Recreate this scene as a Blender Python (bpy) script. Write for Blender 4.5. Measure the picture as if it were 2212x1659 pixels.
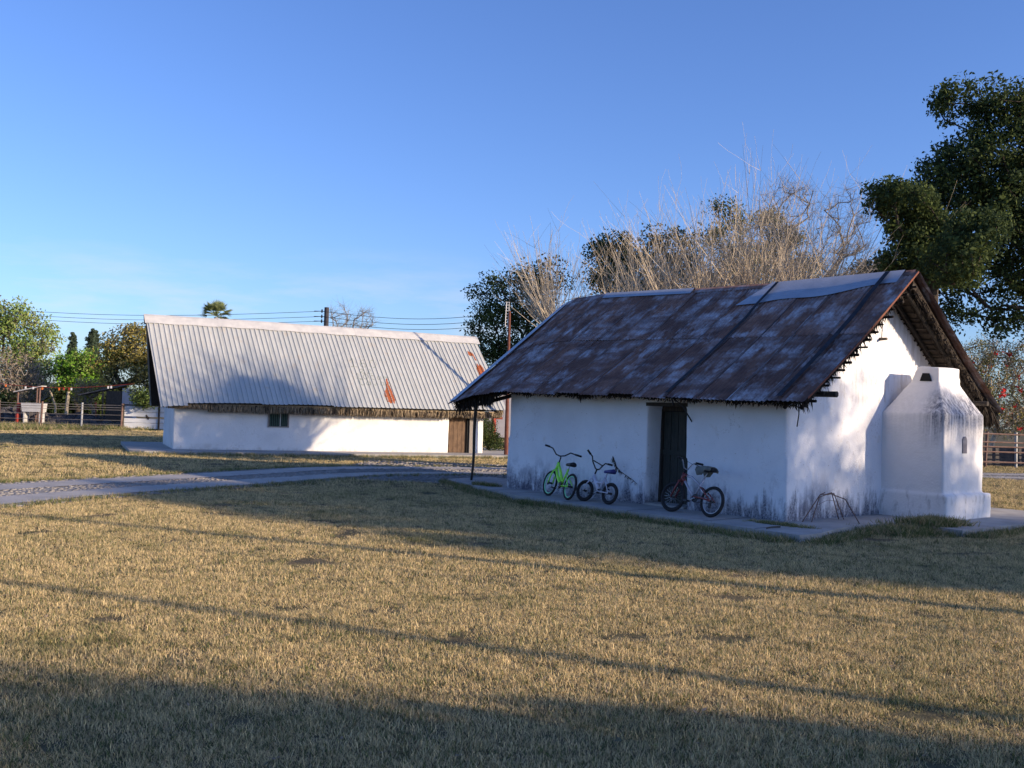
import bpy, bmesh, math, random
import numpy as np
from mathutils import Vector, Matrix, noise as mnoise
random.seed(7); rng = np.random.default_rng(7)
for o in list(bpy.data.objects): bpy.data.objects.remove(o)
SC = bpy.context.scene; COL = SC.collection
PI = math.pi
# ------------------------------------------------------------------ camera
FPX, CX, CY, HC = 2163.0, 1106.0, 829.5, 1.62
PIT, ROL = math.atan(57.5/FPX), .032
cF = Vector((0, math.cos(PIT), math.sin(PIT))); U0 = Vector((0, -math.sin(PIT), math.cos(PIT))); R0 = Vector((1, 0, 0))
cR = math.cos(ROL)*R0+math.sin(ROL)*U0; cU = math.cos(ROL)*U0-math.sin(ROL)*R0
cam = bpy.data.cameras.new('camera'); camo = bpy.data.objects.new('camera', cam); COL.objects.link(camo)
camo.matrix_world = Matrix(((cR.x, cU.x, -cF.x, 0), (cR.y, cU.y, -cF.y, 0), (cR.z, cU.z, -cF.z, HC), (0, 0, 0, 1)))
cam.sensor_width = 36; cam.lens = FPX/2212*36; cam.clip_end = 2000; cam.clip_start = .05
SC.camera = camo
def ray(x, y): return cF+cR*((x-CX)/FPX)-cU*((y-CY)/FPX)
def G(x, y, z=0.0):
    d = ray(x, y); return Vector((0, 0, HC))+d*((z-HC)/d.z)
def W(x, y, Y):
    d = ray(x, y); return Vector((0, 0, HC))+d*(Y/d.y)
# ------------------------------------------------------------------ light
AZ, EL = math.radians(113.5), math.radians(15.0)
SUN = Vector((math.sin(AZ)*math.cos(EL), math.cos(AZ)*math.cos(EL), math.sin(EL)))
wd = bpy.data.worlds.new('World'); SC.world = wd; wd.use_nodes = True
nt = wd.node_tree; N = nt.nodes; L = nt.links; N.clear()
sky = N.new('ShaderNodeTexSky'); sky.sky_type = 'NISHITA'; sky.sun_disc = False
sky.sun_elevation = EL; sky.sun_rotation = AZ; sky.altitude = 0; sky.air_density = 1.0; sky.dust_density = .6; sky.ozone_density = 2.5
bg = N.new('ShaderNodeBackground'); bg.inputs[1].default_value = .108
out = N.new('ShaderNodeOutputWorld')
tc = N.new('ShaderNodeTexCoord'); mp = N.new('ShaderNodeMapping'); mp.inputs['Scale'].default_value = (3, 3, 16)
L.new(tc.outputs['Generated'], mp.inputs[0])
cn = N.new('ShaderNodeTexNoise'); cn.inputs['Scale'].default_value = 2.2; cn.inputs['Detail'].default_value = 6; cn.inputs['Roughness'].default_value = .6
L.new(mp.outputs[0], cn.inputs[0])
sp = N.new('ShaderNodeSeparateXYZ'); L.new(tc.outputs['Generated'], sp.inputs[0])
b1 = N.new('ShaderNodeMapRange'); b1.inputs[1].default_value = .0; b1.inputs[2].default_value = .06; L.new(sp.outputs[2], b1.inputs[0])
b2 = N.new('ShaderNodeMapRange'); b2.inputs[1].default_value = .16; b2.inputs[2].default_value = .09; L.new(sp.outputs[2], b2.inputs[0])
cr = N.new('ShaderNodeMapRange'); cr.inputs[1].default_value = .50; cr.inputs[2].default_value = .72; L.new(cn.outputs[0], cr.inputs[0])
m1 = N.new('ShaderNodeMath'); m1.operation = 'MULTIPLY'; L.new(b1.outputs[0], m1.inputs[0]); L.new(b2.outputs[0], m1.inputs[1])
m2 = N.new('ShaderNodeMath'); m2.operation = 'MULTIPLY'; L.new(m1.outputs[0], m2.inputs[0]); L.new(cr.outputs[0], m2.inputs[1])
m3 = N.new('ShaderNodeMath'); m3.operation = 'MULTIPLY'; L.new(m2.outputs[0], m3.inputs[0]); m3.inputs[1].default_value = .32
mx = N.new('ShaderNodeMixRGB'); L.new(m3.outputs[0], mx.inputs[0]); mx.inputs[2].default_value = (5.6, 5.3, 5.3, 1)
tint = N.new('ShaderNodeMixRGB'); tint.blend_type = 'MULTIPLY'; tint.inputs[0].default_value = 1; tint.inputs[2].default_value = (.78, .95, 1.45, 1)
L.new(sky.outputs[0], tint.inputs[1]); L.new(tint.outputs[0], mx.inputs[1]); L.new(mx.outputs[0], bg.inputs[0]); L.new(bg.outputs[0], out.inputs[0])
sl = bpy.data.lights.new('sun', 'SUN'); sl.energy = 5; sl.angle = math.radians(.53); sl.color = (1, .80, .58)
so = bpy.data.objects.new('sun', sl); COL.objects.link(so); so.rotation_euler = SUN.to_track_quat('Z', 'Y').to_euler(); so.location = (20, -10, 20)
SC.view_settings.view_transform = 'Standard'; SC.view_settings.look = 'None'; SC.view_settings.exposure = .6; SC.view_settings.gamma = 1
SC.view_settings.use_curve_mapping = False
SC.render.engine = 'CYCLES'; SC.cycles.max_bounces = 6; SC.cycles.transparent_max_bounces = 8

# ------------------------------------------------------------------ materials
class MT:
    def __init__(s, name, col=(.5, .5, .5), rough=.8, metal=0, spec=.3):
        s.m = bpy.data.materials.new(name); s.m.use_nodes = True; s.n = s.m.node_tree.nodes; s.l = s.m.node_tree.links
        s.b = s.n['Principled BSDF']; s.b.inputs['Base Color'].default_value = (*col, 1); s.b.inputs['Roughness'].default_value = rough
        s.b.inputs['Metallic'].default_value = metal; s.b.inputs['Specular IOR Level'].default_value = spec
    def new(s, t, **k):
        n = s.n.new(t)
        for a, v in k.items(): setattr(n, a, v)
        return n
    def coord(s, scale=(1, 1, 1), kind='Object', rnd=0):
        if kind == 'World': o = s.new('ShaderNodeNewGeometry').outputs['Position']
        else: o = s.new('ShaderNodeTexCoord').outputs[kind]
        if rnd:
            oi = s.new('ShaderNodeObjectInfo'); mu = s.new('ShaderNodeMath', operation='MULTIPLY'); mu.inputs[1].default_value = rnd
            s.l.new(oi.outputs['Random'], mu.inputs[0]); ad = s.new('ShaderNodeVectorMath', operation='ADD')
            s.l.new(o, ad.inputs[0]); s.l.new(mu.outputs[0], ad.inputs[1]); o = ad.outputs[0]
        m = s.new('ShaderNodeMapping'); m.inputs['Scale'].default_value = scale; s.l.new(o, m.inputs[0]); return m.outputs[0]
    def noise(s, co, scale=5, detail=4, rough=.6, lo=.4, hi=.6):
        t = s.new('ShaderNodeTexNoise'); t.inputs['Scale'].default_value = scale; t.inputs['Detail'].default_value = detail; t.inputs['Roughness'].default_value = rough
        s.l.new(co, t.inputs['Vector']); r = s.new('ShaderNodeMapRange'); r.inputs[1].default_value = lo; r.inputs[2].default_value = hi
        s.l.new(t.outputs[0], r.inputs[0]); return r.outputs[0]
    def rng(s, v, a, b, c=0, d=1):
        r = s.new('ShaderNodeMapRange'); r.inputs[1].default_value = a; r.inputs[2].default_value = b; r.inputs[3].default_value = c; r.inputs[4].default_value = d
        s.l.new(v, r.inputs[0]); return r.outputs[0]
    def math(s, op, a, b):
        n = s.new('ShaderNodeMath', operation=op)
        for i, v in enumerate((a, b)):
            if isinstance(v, (int, float)): n.inputs[i].default_value = v
            else: s.l.new(v, n.inputs[i])
        return n.outputs[0]
    def mix(s, f, a, b, mode='MIX'):
        n = s.new('ShaderNodeMixRGB', blend_type=mode)
        for i, v in enumerate((f, a, b)):
            if isinstance(v, (int, float)): n.inputs[i].default_value = v
            elif isinstance(v, tuple): n.inputs[i].default_value = (*v, 1)
            else: s.l.new(v, n.inputs[i])
        return n.outputs[0]
    def z(s, co, i=2):
        n = s.new('ShaderNodeSeparateXYZ'); s.l.new(co, n.inputs[0]); return n.outputs[i]
    def color(s, v): s.l.new(v, s.b.inputs['Base Color']); return s
    def rough(s, v): s.l.new(v, s.b.inputs['Roughness']); return s
    def bump(s, v, strength=.5, dist=.01):
        b = s.new('ShaderNodeBump'); b.inputs['Strength'].default_value = strength; b.inputs['Distance'].default_value = dist
        s.l.new(v, b.inputs['Height']); s.l.new(b.outputs[0], s.b.inputs['Normal']); return s
def simple(name, col, col2=None, rough=.8, metal=0, scale=8, bump=.3, spec=.3, kind='Object', rnd=0, stretch=(1, 1, 1), lo=.35, hi=.65, bd=.01):
    m = MT(name, col, rough, metal, spec); c = m.coord(stretch, kind, rnd); f = m.noise(c, scale, 5, .6, lo, hi)
    if col2: m.color(m.mix(f, col, col2))
    if bump: m.bump(m.noise(c, scale*4, 4, .6, .2, .8), bump, bd)
    return m.m
M = {}
def wall_mat(name, base, dirt, amt, zt):
    m = MT(name, base, .9, 0, .15); c = m.coord((1, 1, 1)); big = m.noise(c, 1.1, 4, .6, .3, .7)
    col = m.mix(big, base, tuple(x*.86 for x in base))
    spots = m.noise(c, 22, 2, .5, .70, .76); col = m.mix(m.math('MULTIPLY', spots, .6), col, (.30, .22, .16))
    z = m.z(c); cs = m.coord((7, 7, 1.6)); n1 = m.noise(cs, 1.0, 6, .7, .25, .75)
    h = m.math('ADD', m.rng(z, .05, zt, .62, -.40), n1); f = m.rng(h, .62, 1.0, 0, amt)
    vo = m.new('ShaderNodeTexVoronoi', feature='DISTANCE_TO_EDGE'); vo.inputs['Scale'].default_value = 1.3; dn = m.new('ShaderNodeTexNoise'); dn.inputs['Scale'].default_value = 3.5; dn.inputs['Detail'].default_value = 5
    va = m.new('ShaderNodeVectorMath', operation='ADD'); m.l.new(c, dn.inputs[0]); m.l.new(c, va.inputs[0]); m.l.new(dn.outputs['Color'], va.inputs[1]); m.l.new(va.outputs[0], vo.inputs['Vector'])
    ck = m.math('MULTIPLY', m.rng(vo.outputs['Distance'], .0, .006, 1, 0), m.noise(c, .9, 3, .5, .5, .6)); col = m.mix(m.math('MULTIPLY', ck, .55), col, (.25, .2, .17))
    pat = m.noise(c, 3.2, 6, .7, .60, .66); col = m.mix(m.math('MULTIPLY', pat, .35), col, (.60, .54, .48))
    bl = m.math('MULTIPLY', m.noise(m.coord((1, 1, .8)), 1.6, 6, .72, .50, .62), m.rng(z, zt*1.05, .25, 0, 1)); col = m.mix(m.math('MULTIPLY', bl, amt*.75), col, tuple(x*1.6 for x in dirt))
    fine = m.noise(c, 30, 4, .7, .3, .62); f = m.math('MULTIPLY', f, m.rng(fine, 0, 1, .45, 1))
    col = m.mix(f, col, dirt)
    # brown run-off under the eaves
    h2 = m.math('ADD', m.rng(z, 1.35, 2.0, -.5, .42), n1); f2 = m.rng(h2, .85, 1.3, 0, .5); col = m.mix(f2, col, (.36, .29, .22))
    m.color(col); m.bump(m.math('ADD', m.noise(c, 9, 5, .6, .2, .8), m.noise(c, 45, 3, .6, .2, .8)), .35, .012); return m.m
M['wall'] = wall_mat('whitewash', (.84, .835, .86), (.055, .055, .085), .95, .85)
M['wall2'] = wall_mat('whitewash_clean', (.80, .78, .76), (.25, .21, .17), .35, .3)
def oven_mat():
    m = MT('oven_plaster', (.8, .78, .76), .88, 0, .2); c = m.coord()
    col = m.mix(m.noise(c, 1.4, 4, .6, .3, .7), (.80, .78, .77), (.72, .70, .70)); z = m.z(c)
    st = m.noise(m.coord((16, 16, 1.1)), 1.0, 5, .7, .34, .56); fine = m.noise(c, 26, 4, .7, .35, .65)
    hood = m.math('MULTIPLY', m.rng(z, 1.2, 1.72, 0, 1), m.rng(z, 2.32, 2.0, 0, 1)); y = m.z(c, 1); x = m.z(c, 0)
    side = m.rng(x, .62, .86, .12, 1); f = m.math('MULTIPLY', m.math('MULTIPLY', hood, st), side); f = m.math('MULTIPLY', f, m.rng(fine, 0, 1, .5, 1))
    col = m.mix(m.math('MULTIPLY', f, 1.0), col, (.07, .08, .12))
    lowd = m.math('MULTIPLY', m.rng(z, .6, .45, 0, 1), m.noise(m.coord((9, 9, 3)), 1, 5, .7, .52, .7)); col = m.mix(m.math('MULTIPLY', lowd, .6), col, (.22, .2, .2))
    m.color(col); m.bump(m.math('ADD', m.noise(c, 9, 5, .6, .2, .8), fine), .3, .01); return m.m
M['oven'] = oven_mat()
def rust_roof():
    m = MT('rusted_corrugated', (.1, .05, .04), .7, .1, .25); c = m.coord((1, 1, 1), 'Object', 13)
    blot = m.noise(m.coord((2.2, 1.1, 1.1), 'Object', 13), 1.3, 6, .66, .45, .60)
    band = m.noise(m.coord((.3, 2.0, 2.0), 'Object', 5), 1.5, 5, .6, .38, .60)
    fine = m.noise(c, 40, 3, .6, .25, .75); mott = m.noise(c, 9, 5, .7, .35, .6)
    grey = m.math('MULTIPLY', m.math('MULTIPLY', blot, m.rng(band, 0, 1, .1, 1)), m.rng(mott, 0, 1, .45, 1))
    grey = m.math('MULTIPLY', grey, m.rng(fine, 0, 1, .7, 1))
    rust = m.mix(m.noise(c, 6, 5, .6, .35, .65), (.17, .085, .062), (.28, .155, .11))
    rust = m.mix(m.noise(c, 2, 5, .65, .48, .72), rust, (.09, .052, .046))
    oi = m.new('ShaderNodeObjectInfo'); rust = m.mix(m.math('MULTIPLY', oi.outputs['Random'], .6), rust, (.075, .045, .04))
    m.color(m.mix(m.math('MULTIPLY', grey, .9), rust, (.60, .60, .64))); m.rough(m.rng(grey, 0, 1, .85, .6)); m.l.new(m.rng(grey, 0, 1, .0, .25), m.b.inputs['Metallic'])
    m.bump(fine, .25, .004); return m.m
M['rust'] = rust_roof()
def galv_roof():
    m = MT('galvanised_sheet', (.55, .55, .52), .5, .25, .45); c = m.coord((1, 1, 1), 'Object', 9)
    col = m.mix(m.noise(m.coord((2, .5, .5), 'Object', 9), 2, 4, .6, .3, .7), (.44, .45, .43), (.54, .54, .51))
    oi = m.new('ShaderNodeObjectInfo'); col = m.mix(m.math('MULTIPLY', oi.outputs['Random'], .35), col, (.42, .44, .43))
    col = m.mix(m.math('MULTIPLY', m.noise(c, 3, 6, .7, .56, .72), .55), col, (.50, .40, .29))
    col = m.mix(m.noise(c, 28, 3, .5, .74, .78), col, (.30, .10, .04))
    m.color(col); m.rough(m.noise(c, 5, 4, .6, -.6, 1.5)); m.bump(m.noise(c, 14, 3, .6, .2, .8), .1, .004); return m.m
M['galv'] = galv_roof()
M['patch'] = simple('rust_patch', (.36, .10, .035), (.25, .07, .03), .85, 0, 12)
M['seam'] = simple('worn_lap_edge', (.22, .20, .21), (.08, .06, .055), .7, .2, 3, 0, lo=.3, hi=.6)
M['shadewood'] = simple('shade_darkened_wood', (.012, .010, .009), (.03, .024, .02), .9, 0, 8, .3)  # wood colour blackened to carry the shade under the roof overhang
M['vergerust'] = simple('verge_rust', (.13, .05, .035), (.2, .07, .04), .8, .2, 9)
M['ridgecap'] = simple('ridge_flashing', (.60, .58, .55), (.48, .47, .46), .55, .15, 3, .1)
M['flash'] = simple('blue_grey_sheet', (.42, .45, .50), (.34, .37, .42), .45, .45, 3, .08)
M['strap'] = simple('tar_strap', (.012, .012, .016), (.03, .03, .04), .7, 0, 9)
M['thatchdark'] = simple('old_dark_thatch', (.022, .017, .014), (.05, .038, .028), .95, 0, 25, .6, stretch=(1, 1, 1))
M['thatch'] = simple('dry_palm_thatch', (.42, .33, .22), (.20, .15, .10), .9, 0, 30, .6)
M['wooddark'] = simple('dark_weathered_wood', (.035, .03, .026), (.075, .062, .05), .85, 0, 6, .5, stretch=(9, 9, 1))
M['pole'] = simple('weathered_pole', (.13, .11, .09), (.07, .06, .05), .9, 0, 9, .6, stretch=(6, 6, 1))
M['doorgreen'] = simple('dark_green_door', (.028, .036, .032), (.06, .058, .05), .75, 0, 5, .5, stretch=(12, 12, 1))
M['doorbrown'] = simple('brown_rust_door', (.16, .10, .06), (.09, .055, .035), .8, 0, 4, .4, stretch=(2, 2, 1))
M['greybord'] = simple('grey_jamb', (.30, .27, .25), (.2, .18, .16), .9, 0, 9, .4, stretch=(8, 8, 1))
M['shutter'] = simple('green_bars', (.03, .065, .05), (.05, .09, .07), .6, .1, 8, .1)
M['shutpale'] = simple('pale_bar', (.45, .47, .42), (.35, .36, .33), .6, 0, 8, .1)
M['black'] = simple('black_void', (.01, .01, .01), (.02, .02, .02), .95, 0, 5, 0)
M['concrete'] = simple('concrete_apron', (.40, .38, .36), (.27, .26, .25), .92, 0, 2.2, .4, kind='World', lo=.3, hi=.7)
M['drive'] = simple('concrete_strip', (.44, .41, .37), (.30, .28, .26), .92, 0, 1.6, .4, kind='World', lo=.3, hi=.7)
M['cobble'] = simple('cobble_stone', (.28, .26, .24), (.21, .195, .185), .9, 0, 6, .5, kind='World')
M['dirt'] = simple('dirt_between_stones', (.24, .22, .195), (.31, .285, .25), .95, 0, 5, .6, kind='World')
def ground_mat():
    m = MT('turf_soil', (.2, .17, .1), .95, 0, .1); c = m.coord((1, 1, 1), 'World')
    col = m.mix(m.noise(c, .7, 5, .6, .35, .65), (.17, .135, .08), (.11, .10, .055)); col = m.mix(m.noise(c, 9, 5, .7, .5, .7), col, (.07, .06, .035))
    m.color(col); m.bump(m.noise(c, 18, 5, .7, .2, .8), .8, .04); return m.m
M['ground'] = ground_mat()
def grass_mat(name, a, b, green, gl=.52, gh=.72):
    m = MT(name, a, .75, 0, .2); c = m.coord((1, 1, 1), 'World'); oi = m.new('ShaderNodeObjectInfo')
    col = m.mix(oi.outputs['Random'], a, b); g = m.noise(c, .55, 5, .65, gl, gh); g2 = m.noise(c, 4, 3, .6, .35, .7)
    col = m.mix(m.math('MULTIPLY', g, m.rng(g2, 0, 1, .4, 1)), col, green); dk = m.noise(c, 2.6, 5, .7, .56, .72)
    col = m.mix(m.math('MULTIPLY', dk, .55), col, tuple(x*.35 for x in green)); m.color(col)
    tr = m.new('ShaderNodeBsdfTranslucent'); m.l.new(col, tr.inputs[0]); ms = m.new('ShaderNodeMixShader'); ms.inputs[0].default_value = .25
    m.l.new(m.b.outputs[0], ms.inputs[1]); m.l.new(tr.outputs[0], ms.inputs[2]); m.l.new(ms.outputs[0], m.n['Material Output'].inputs[0]); return m.m
M['straw'] = grass_mat('dry_grass_blade', (.84, .65, .34), (.68, .52, .27), (.20, .20, .07))
M['straw2'] = grass_mat('brown_grass_blade', (.34, .26, .15), (.55, .43, .24), (.13, .15, .05))
M['brownweed'] = grass_mat('dark_weed_blade', (.07, .055, .03), (.12, .09, .05), (.05, .06, .02))
M['greengrass'] = grass_mat('green_grass_blade', (.13, .17, .05), (.20, .19, .07), (.07, .11, .03), .4, .6)
def leafm(name, a, b, tr=.3, rough=.55):
    m = MT(name, a, .75, 0, .12); c = m.coord((1, 1, 1), 'World')
    col = m.mix(m.noise(c, 2.2, 4, .7, .3, .7), a, b); m.color(col)
    t = m.new('ShaderNodeBsdfTranslucent'); m.l.new(col, t.inputs[0]); ms = m.new('ShaderNodeMixShader'); ms.inputs[0].default_value = tr
    m.l.new(m.b.outputs[0], ms.inputs[1]); m.l.new(t.outputs[0], ms.inputs[2]); m.l.new(ms.outputs[0], m.n['Material Output'].inputs[0]); return m.m
M['leafdark'] = leafm('dark_leaf', (.035, .055, .022), (.055, .08, .03)); M['leafdark2'] = leafm('dark_leaf_light', (.065, .09, .03), (.10, .13, .035))
M['leafbright'] = leafm('bright_leaf', (.19, .28, .07), (.26, .34, .09)); M['leafbright2'] = leafm('bright_leaf_light', (.28, .34, .11), (.36, .38, .13))
M['leaflime'] = leafm('lime_leaf', (.15, .32, .03), (.22, .40, .05))
M['leafolive'] = leafm('olive_leaf', (.28, .25, .07), (.36, .29, .09)); M['leafolive2'] = leafm('yellow_leaf', (.42, .33, .10), (.32, .28, .09))
M['leafgrey'] = leafm('grey_green_leaf', (.14, .14, .09), (.19, .18, .12)); M['leafbrown'] = leafm('brown_twig_leaf', (.32, .24, .17), (.40, .31, .22))
M['leafpalm'] = leafm('palm_leaf', (.17, .21, .09), (.27, .30, .14)); M['cypress'] = leafm('cypress_leaf', (.05, .08, .05), (.08, .11, .07))
M['red'] = leafm('red_flower', (.55, .03, .03), (.65, .06, .05), .2)
M['bark'] = simple('bark', (.09, .07, .055), (.045, .036, .03), .95, 0, 9, .7, stretch=(3, 3, 1), bd=.03)
M['barkpale'] = simple('pale_bark', (.60, .50, .36), (.44, .36, .26), .9, 0, 6, .5, stretch=(3, 3, 1))
M['barkgrey'] = simple('grey_bark', (.27, .24, .21), (.17, .15, .13), .95, 0, 8, .5, stretch=(3, 3, 1))
M['stone'] = simple('fieldstone', (.05, .048, .052), (.10, .09, .088), .9, 0, 2.5, .7, kind='World', bd=.03)
M['stonepale'] = simple('pale_stone', (.5, .46, .42), (.36, .33, .3), .9, 0, 4, .5)
M['raildark'] = simple('dull_grey_rail', (.16, .155, .16), (.10, .09, .09), .8, .1, 5, .1)
M['pipegrey'] = simple('grey_pipe', (.42, .42, .42), (.3, .3, .3), .6, .3, 5, .1); M['piperust'] = simple('rusty_pipe', (.13, .075, .06), (.20, .13, .11), .8, .1, 5, .3)
M['whiteboard'] = simple('blue_white_board', (.62, .63, .65), (.48, .5, .53), .8, 0, 3, .2, stretch=(.4, 1, 3))
M['redpaint'] = simple('red_paint', (.36, .05, .03), (.28, .04, .03), .6, 0, 5, .1); M['redpole'] = simple('oxide_red_pole', (.11, .035, .025), (.16, .06, .04), .75, .1, 4, .3)
M['whitepaint'] = simple('white_paint', (.75, .74, .72), (.62, .61, .6), .6, 0, 5, .1); M['wire'] = simple('dark_wire', (.04, .04, .05), (.03, .03, .03), .6, 0, 5, 0)
M['orange'] = simple('orange_flag', (.75, .22, .04), (.6, .12, .03), .7, 0, 5, 0)
M['tarpole'] = simple('creosote_pole', (.035, .035, .045), (.06, .055, .06), .85, 0, 5, .4, stretch=(4, 4, 1))
M['marker'] = simple('grey_marker_line', (.20, .23, .20), (.30, .32, .28), .9, 0, 20, 0)
M['shedwall'] = simple('lilac_wall', (.42, .40, .42), (.36, .34, .37), .9, 0, 2, .2); M['shedroof'] = simple('dark_tin_roof', (.07, .07, .075), (.12, .115, .12), .6, .2, 3, .2)
# bicycles
M['neon'] = simple('neon_green_paint', (.42, 1.0, .10), (.38, .95, .08), .3, 0, 5, 0, spec=.6); M['neonrim'] = simple('mint_rim', (.35, .92, .5), (.3, .85, .45), .35, 0, 5, 0)
M['bwhite'] = simple('white_frame_paint', (.62, .60, .66), (.55, .52, .6), .35, 0, 6, 0, spec=.5); M['tyre'] = simple('tyre_rubber', (.018, .018, .02), (.028, .026, .028), .8, 0, 30, .3)
M['steel'] = simple('bright_steel', (.55, .55, .58), (.4, .4, .43), .3, .8, 6, 0); M['bred'] = simple('red_frame_paint', (.17, .03, .03), (.22, .05, .045), .35, .1, 6, 0, spec=.5)
M['bblack'] = simple('black_parts', (.02, .02, .025), (.03, .03, .035), .5, .2, 6, 0); M['blue'] = simple('blue_saddle', (.05, .05, .22), (.04, .04, .16), .5, 0, 6, 0)
M['bsilver'] = simple('silver_frame_paint', (.50, .48, .54), (.4, .38, .44), .35, .4, 6, 0); M['rag'] = simple('grey_cloth', (.20, .20, .17), (.12, .12, .11), .95, 0, 9, .4)

# ------------------------------------------------------------------ geometry helpers
class MB:
    def __init__(s): s.v = []; s.f = []; s.mi = []
    def add(s, vs, fs, mi=0):
        b = len(s.v); s.v += [tuple(v) for v in vs]; s.f += [tuple(b+i for i in f) for f in fs]; s.mi += [mi]*len(fs)
    def box(s, lo, hi, mi=0):
        x0, y0, z0 = lo; x1, y1, z1 = hi
        s.add([(x0, y0, z0), (x1, y0, z0), (x1, y1, z0), (x0, y1, z0), (x0, y0, z1), (x1, y0, z1), (x1, y1, z1), (x0, y1, z1)],
              [(0, 3, 2, 1), (4, 5, 6, 7), (0, 1, 5, 4), (1, 2, 6, 5), (2, 3, 7, 6), (3, 0, 4, 7)], mi)
    def hexa(s, p, mi=0): s.add(p, [(0, 3, 2, 1), (4, 5, 6, 7), (0, 1, 5, 4), (1, 2, 6, 5), (2, 3, 7, 6), (3, 0, 4, 7)], mi)
    def prism(s, poly, ax, a, b, mi=0):   # poly 2D extruded along axis ax from a to b
        def P(q, t): l = list(q); l.insert(ax, t); return tuple(l)
        n = len(poly); s.add([P(q, a) for q in poly]+[P(q, b) for q in poly],
              [tuple(range(n))[::-1], tuple(range(n, 2*n))]+[(i, (i+1) % n, n+(i+1) % n, n+i) for i in range(n)], mi)
    def tube(s, pts, r, n=6, mi=0, cap=True, closed=False):
        pts = [Vector(p) for p in pts]; m = len(pts); rs = r if hasattr(r, '__len__') else [r]*m
        vs = []; up = None
        for i, p in enumerate(pts):
            if closed: t = pts[(i+1) % m]-pts[i-1]
            else: t = pts[min(i+1, m-1)]-pts[max(i-1, 0)]
            t = t.normalized() if t.length > 1e-9 else Vector((0, 0, 1))
            if up is None:
                up = Vector((0, 0, 1)) if abs(t.z) < .9 else Vector((1, 0, 0))
            a = t.cross(up)
            if a.length < 1e-4: a = t.cross(Vector((1, .3, 0)))
            a.normalize(); b = a.cross(t).normalized(); up = b
            for k in range(n):
                an = 2*PI*k/n; vs.append(p+(a*math.cos(an)+b*math.sin(an))*rs[i])
        fs = []
        for i in range(m if closed else m-1):
            for k in range(n):
                j = (i+1) % m; fs.append((i*n+k, i*n+(k+1) % n, j*n+(k+1) % n, j*n+k))
        if cap and not closed: fs.append(tuple(range(n))[::-1]); fs.append(tuple(range((m-1)*n, m*n)))
        s.add(vs, fs, mi)
    def ring(s, c, ax1, ax2, R, r, nseg=28, n=6, mi=0):
        c = Vector(c); ax1 = Vector(ax1); ax2 = Vector(ax2)
        s.tube([c+(ax1*math.cos(2*PI*k/nseg)+ax2*math.sin(2*PI*k/nseg))*R for k in range(nseg)], r, n, mi, closed=True)
    def blob(s, c, r, n=6, m=4, jit=.2, mi=0, rot=0):
        vs = []; ca, sa = math.cos(rot), math.sin(rot)
        for i in range(m+1):
            th = PI*i/m
            for k in range(n):
                ph = 2*PI*k/n; q = 1+random.uniform(-jit, jit); x, y, z = r[0]*math.sin(th)*math.cos(ph)*q, r[1]*math.sin(th)*math.sin(ph)*q, r[2]*math.cos(th)*q
                vs.append((c[0]+x*ca-y*sa, c[1]+x*sa+y*ca, c[2]+z))
        s.add(vs, [(i*n+k, i*n+(k+1) % n, (i+1)*n+(k+1) % n, (i+1)*n+k) for i in range(m) for k in range(n)], mi)
    def blade(s, p, d, w, mi=0):
        p = Vector(p); d = Vector(d); sd = d.cross(Vector((random.gauss(0, 1), random.gauss(0, 1), random.gauss(0, 1)))).normalized()*w*.5
        s.add([p-sd, p+sd, p+d*.6+sd*.8, p+d, p+d*.6-sd*.8], [(0, 1, 2, 3, 4)], mi)
    def build(s, name, mats, parent=None, smooth=False):
        me = bpy.data.meshes.new(name); me.from_pydata(s.v, [], s.f)
        if not isinstance(mats, (list, tuple)): mats = [mats]
        for m in mats: me.materials.append(m)
        if len(mats) > 1: me.polygons.foreach_set('material_index', s.mi)
        if smooth: me.polygons.foreach_set('use_smooth', [True]*len(me.polygons))
        me.update(); o = bpy.data.objects.new(name, me); COL.objects.link(o)
        if parent: o.parent = parent
        return o
def tag(o, label=None, cat=None, group=None, kind=None):
    for k, v in (('label', label), ('category', cat), ('group', group), ('kind', kind)):
        if v: o[k] = v
    return o
def empty(name, loc=(0, 0, 0), rz=0, label=None, cat=None, group=None):
    o = bpy.data.objects.new(name, None); COL.objects.link(o); o.location = loc; o.rotation_euler = (0, 0, rz); o.empty_display_size = .3
    return tag(o, label, cat, group)
def quads(name, V4, mats, mi=None, parent=None):      # numpy (n,4,3) quads -> object
    n = len(V4); me = bpy.data.meshes.new(name); me.vertices.add(n*4); me.vertices.foreach_set('co', V4.astype(np.float32).ravel())
    me.loops.add(n*4); me.loops.foreach_set('vertex_index', np.arange(n*4, dtype=np.int32)); me.polygons.add(n)
    me.polygons.foreach_set('loop_start', np.arange(0, n*4, 4, dtype=np.int32)); me.polygons.foreach_set('loop_total', np.full(n, 4, dtype=np.int32))
    for m in mats: me.materials.append(m)
    if mi is not None: me.polygons.foreach_set('material_index', mi.astype(np.int32))
    me.update(); o = bpy.data.objects.new(name, me); COL.objects.link(o)
    if parent: o.parent = parent
    return o
def leaves(centers, per, spread, size, flat=0.0, aspect=.5):
    c = np.repeat(np.asarray(centers), per, axis=0); n = len(c)
    g = rng.normal(size=(n, 3)); g *= (rng.random((n, 1))**.33)/np.linalg.norm(g, axis=1, keepdims=True); g[:, 2] *= .75
    sp = np.repeat(np.asarray(spread, float).reshape(-1, 1) if hasattr(spread, '__len__') else np.full((len(centers), 1), spread), per, axis=0)
    p = c+g*sp; a = rng.normal(size=(n, 3)); a[:, 2] *= (1-flat); a /= np.linalg.norm(a, axis=1, keepdims=True)
    b = np.cross(a, rng.normal(size=(n, 3))); b /= np.linalg.norm(b, axis=1, keepdims=True)
    l = size*rng.uniform(.6, 1.35, (n, 1)); a = a*l*.5; b = b*l*.5*aspect
    return np.stack([p-a, p-b, p+a, p+b], axis=1)

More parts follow.
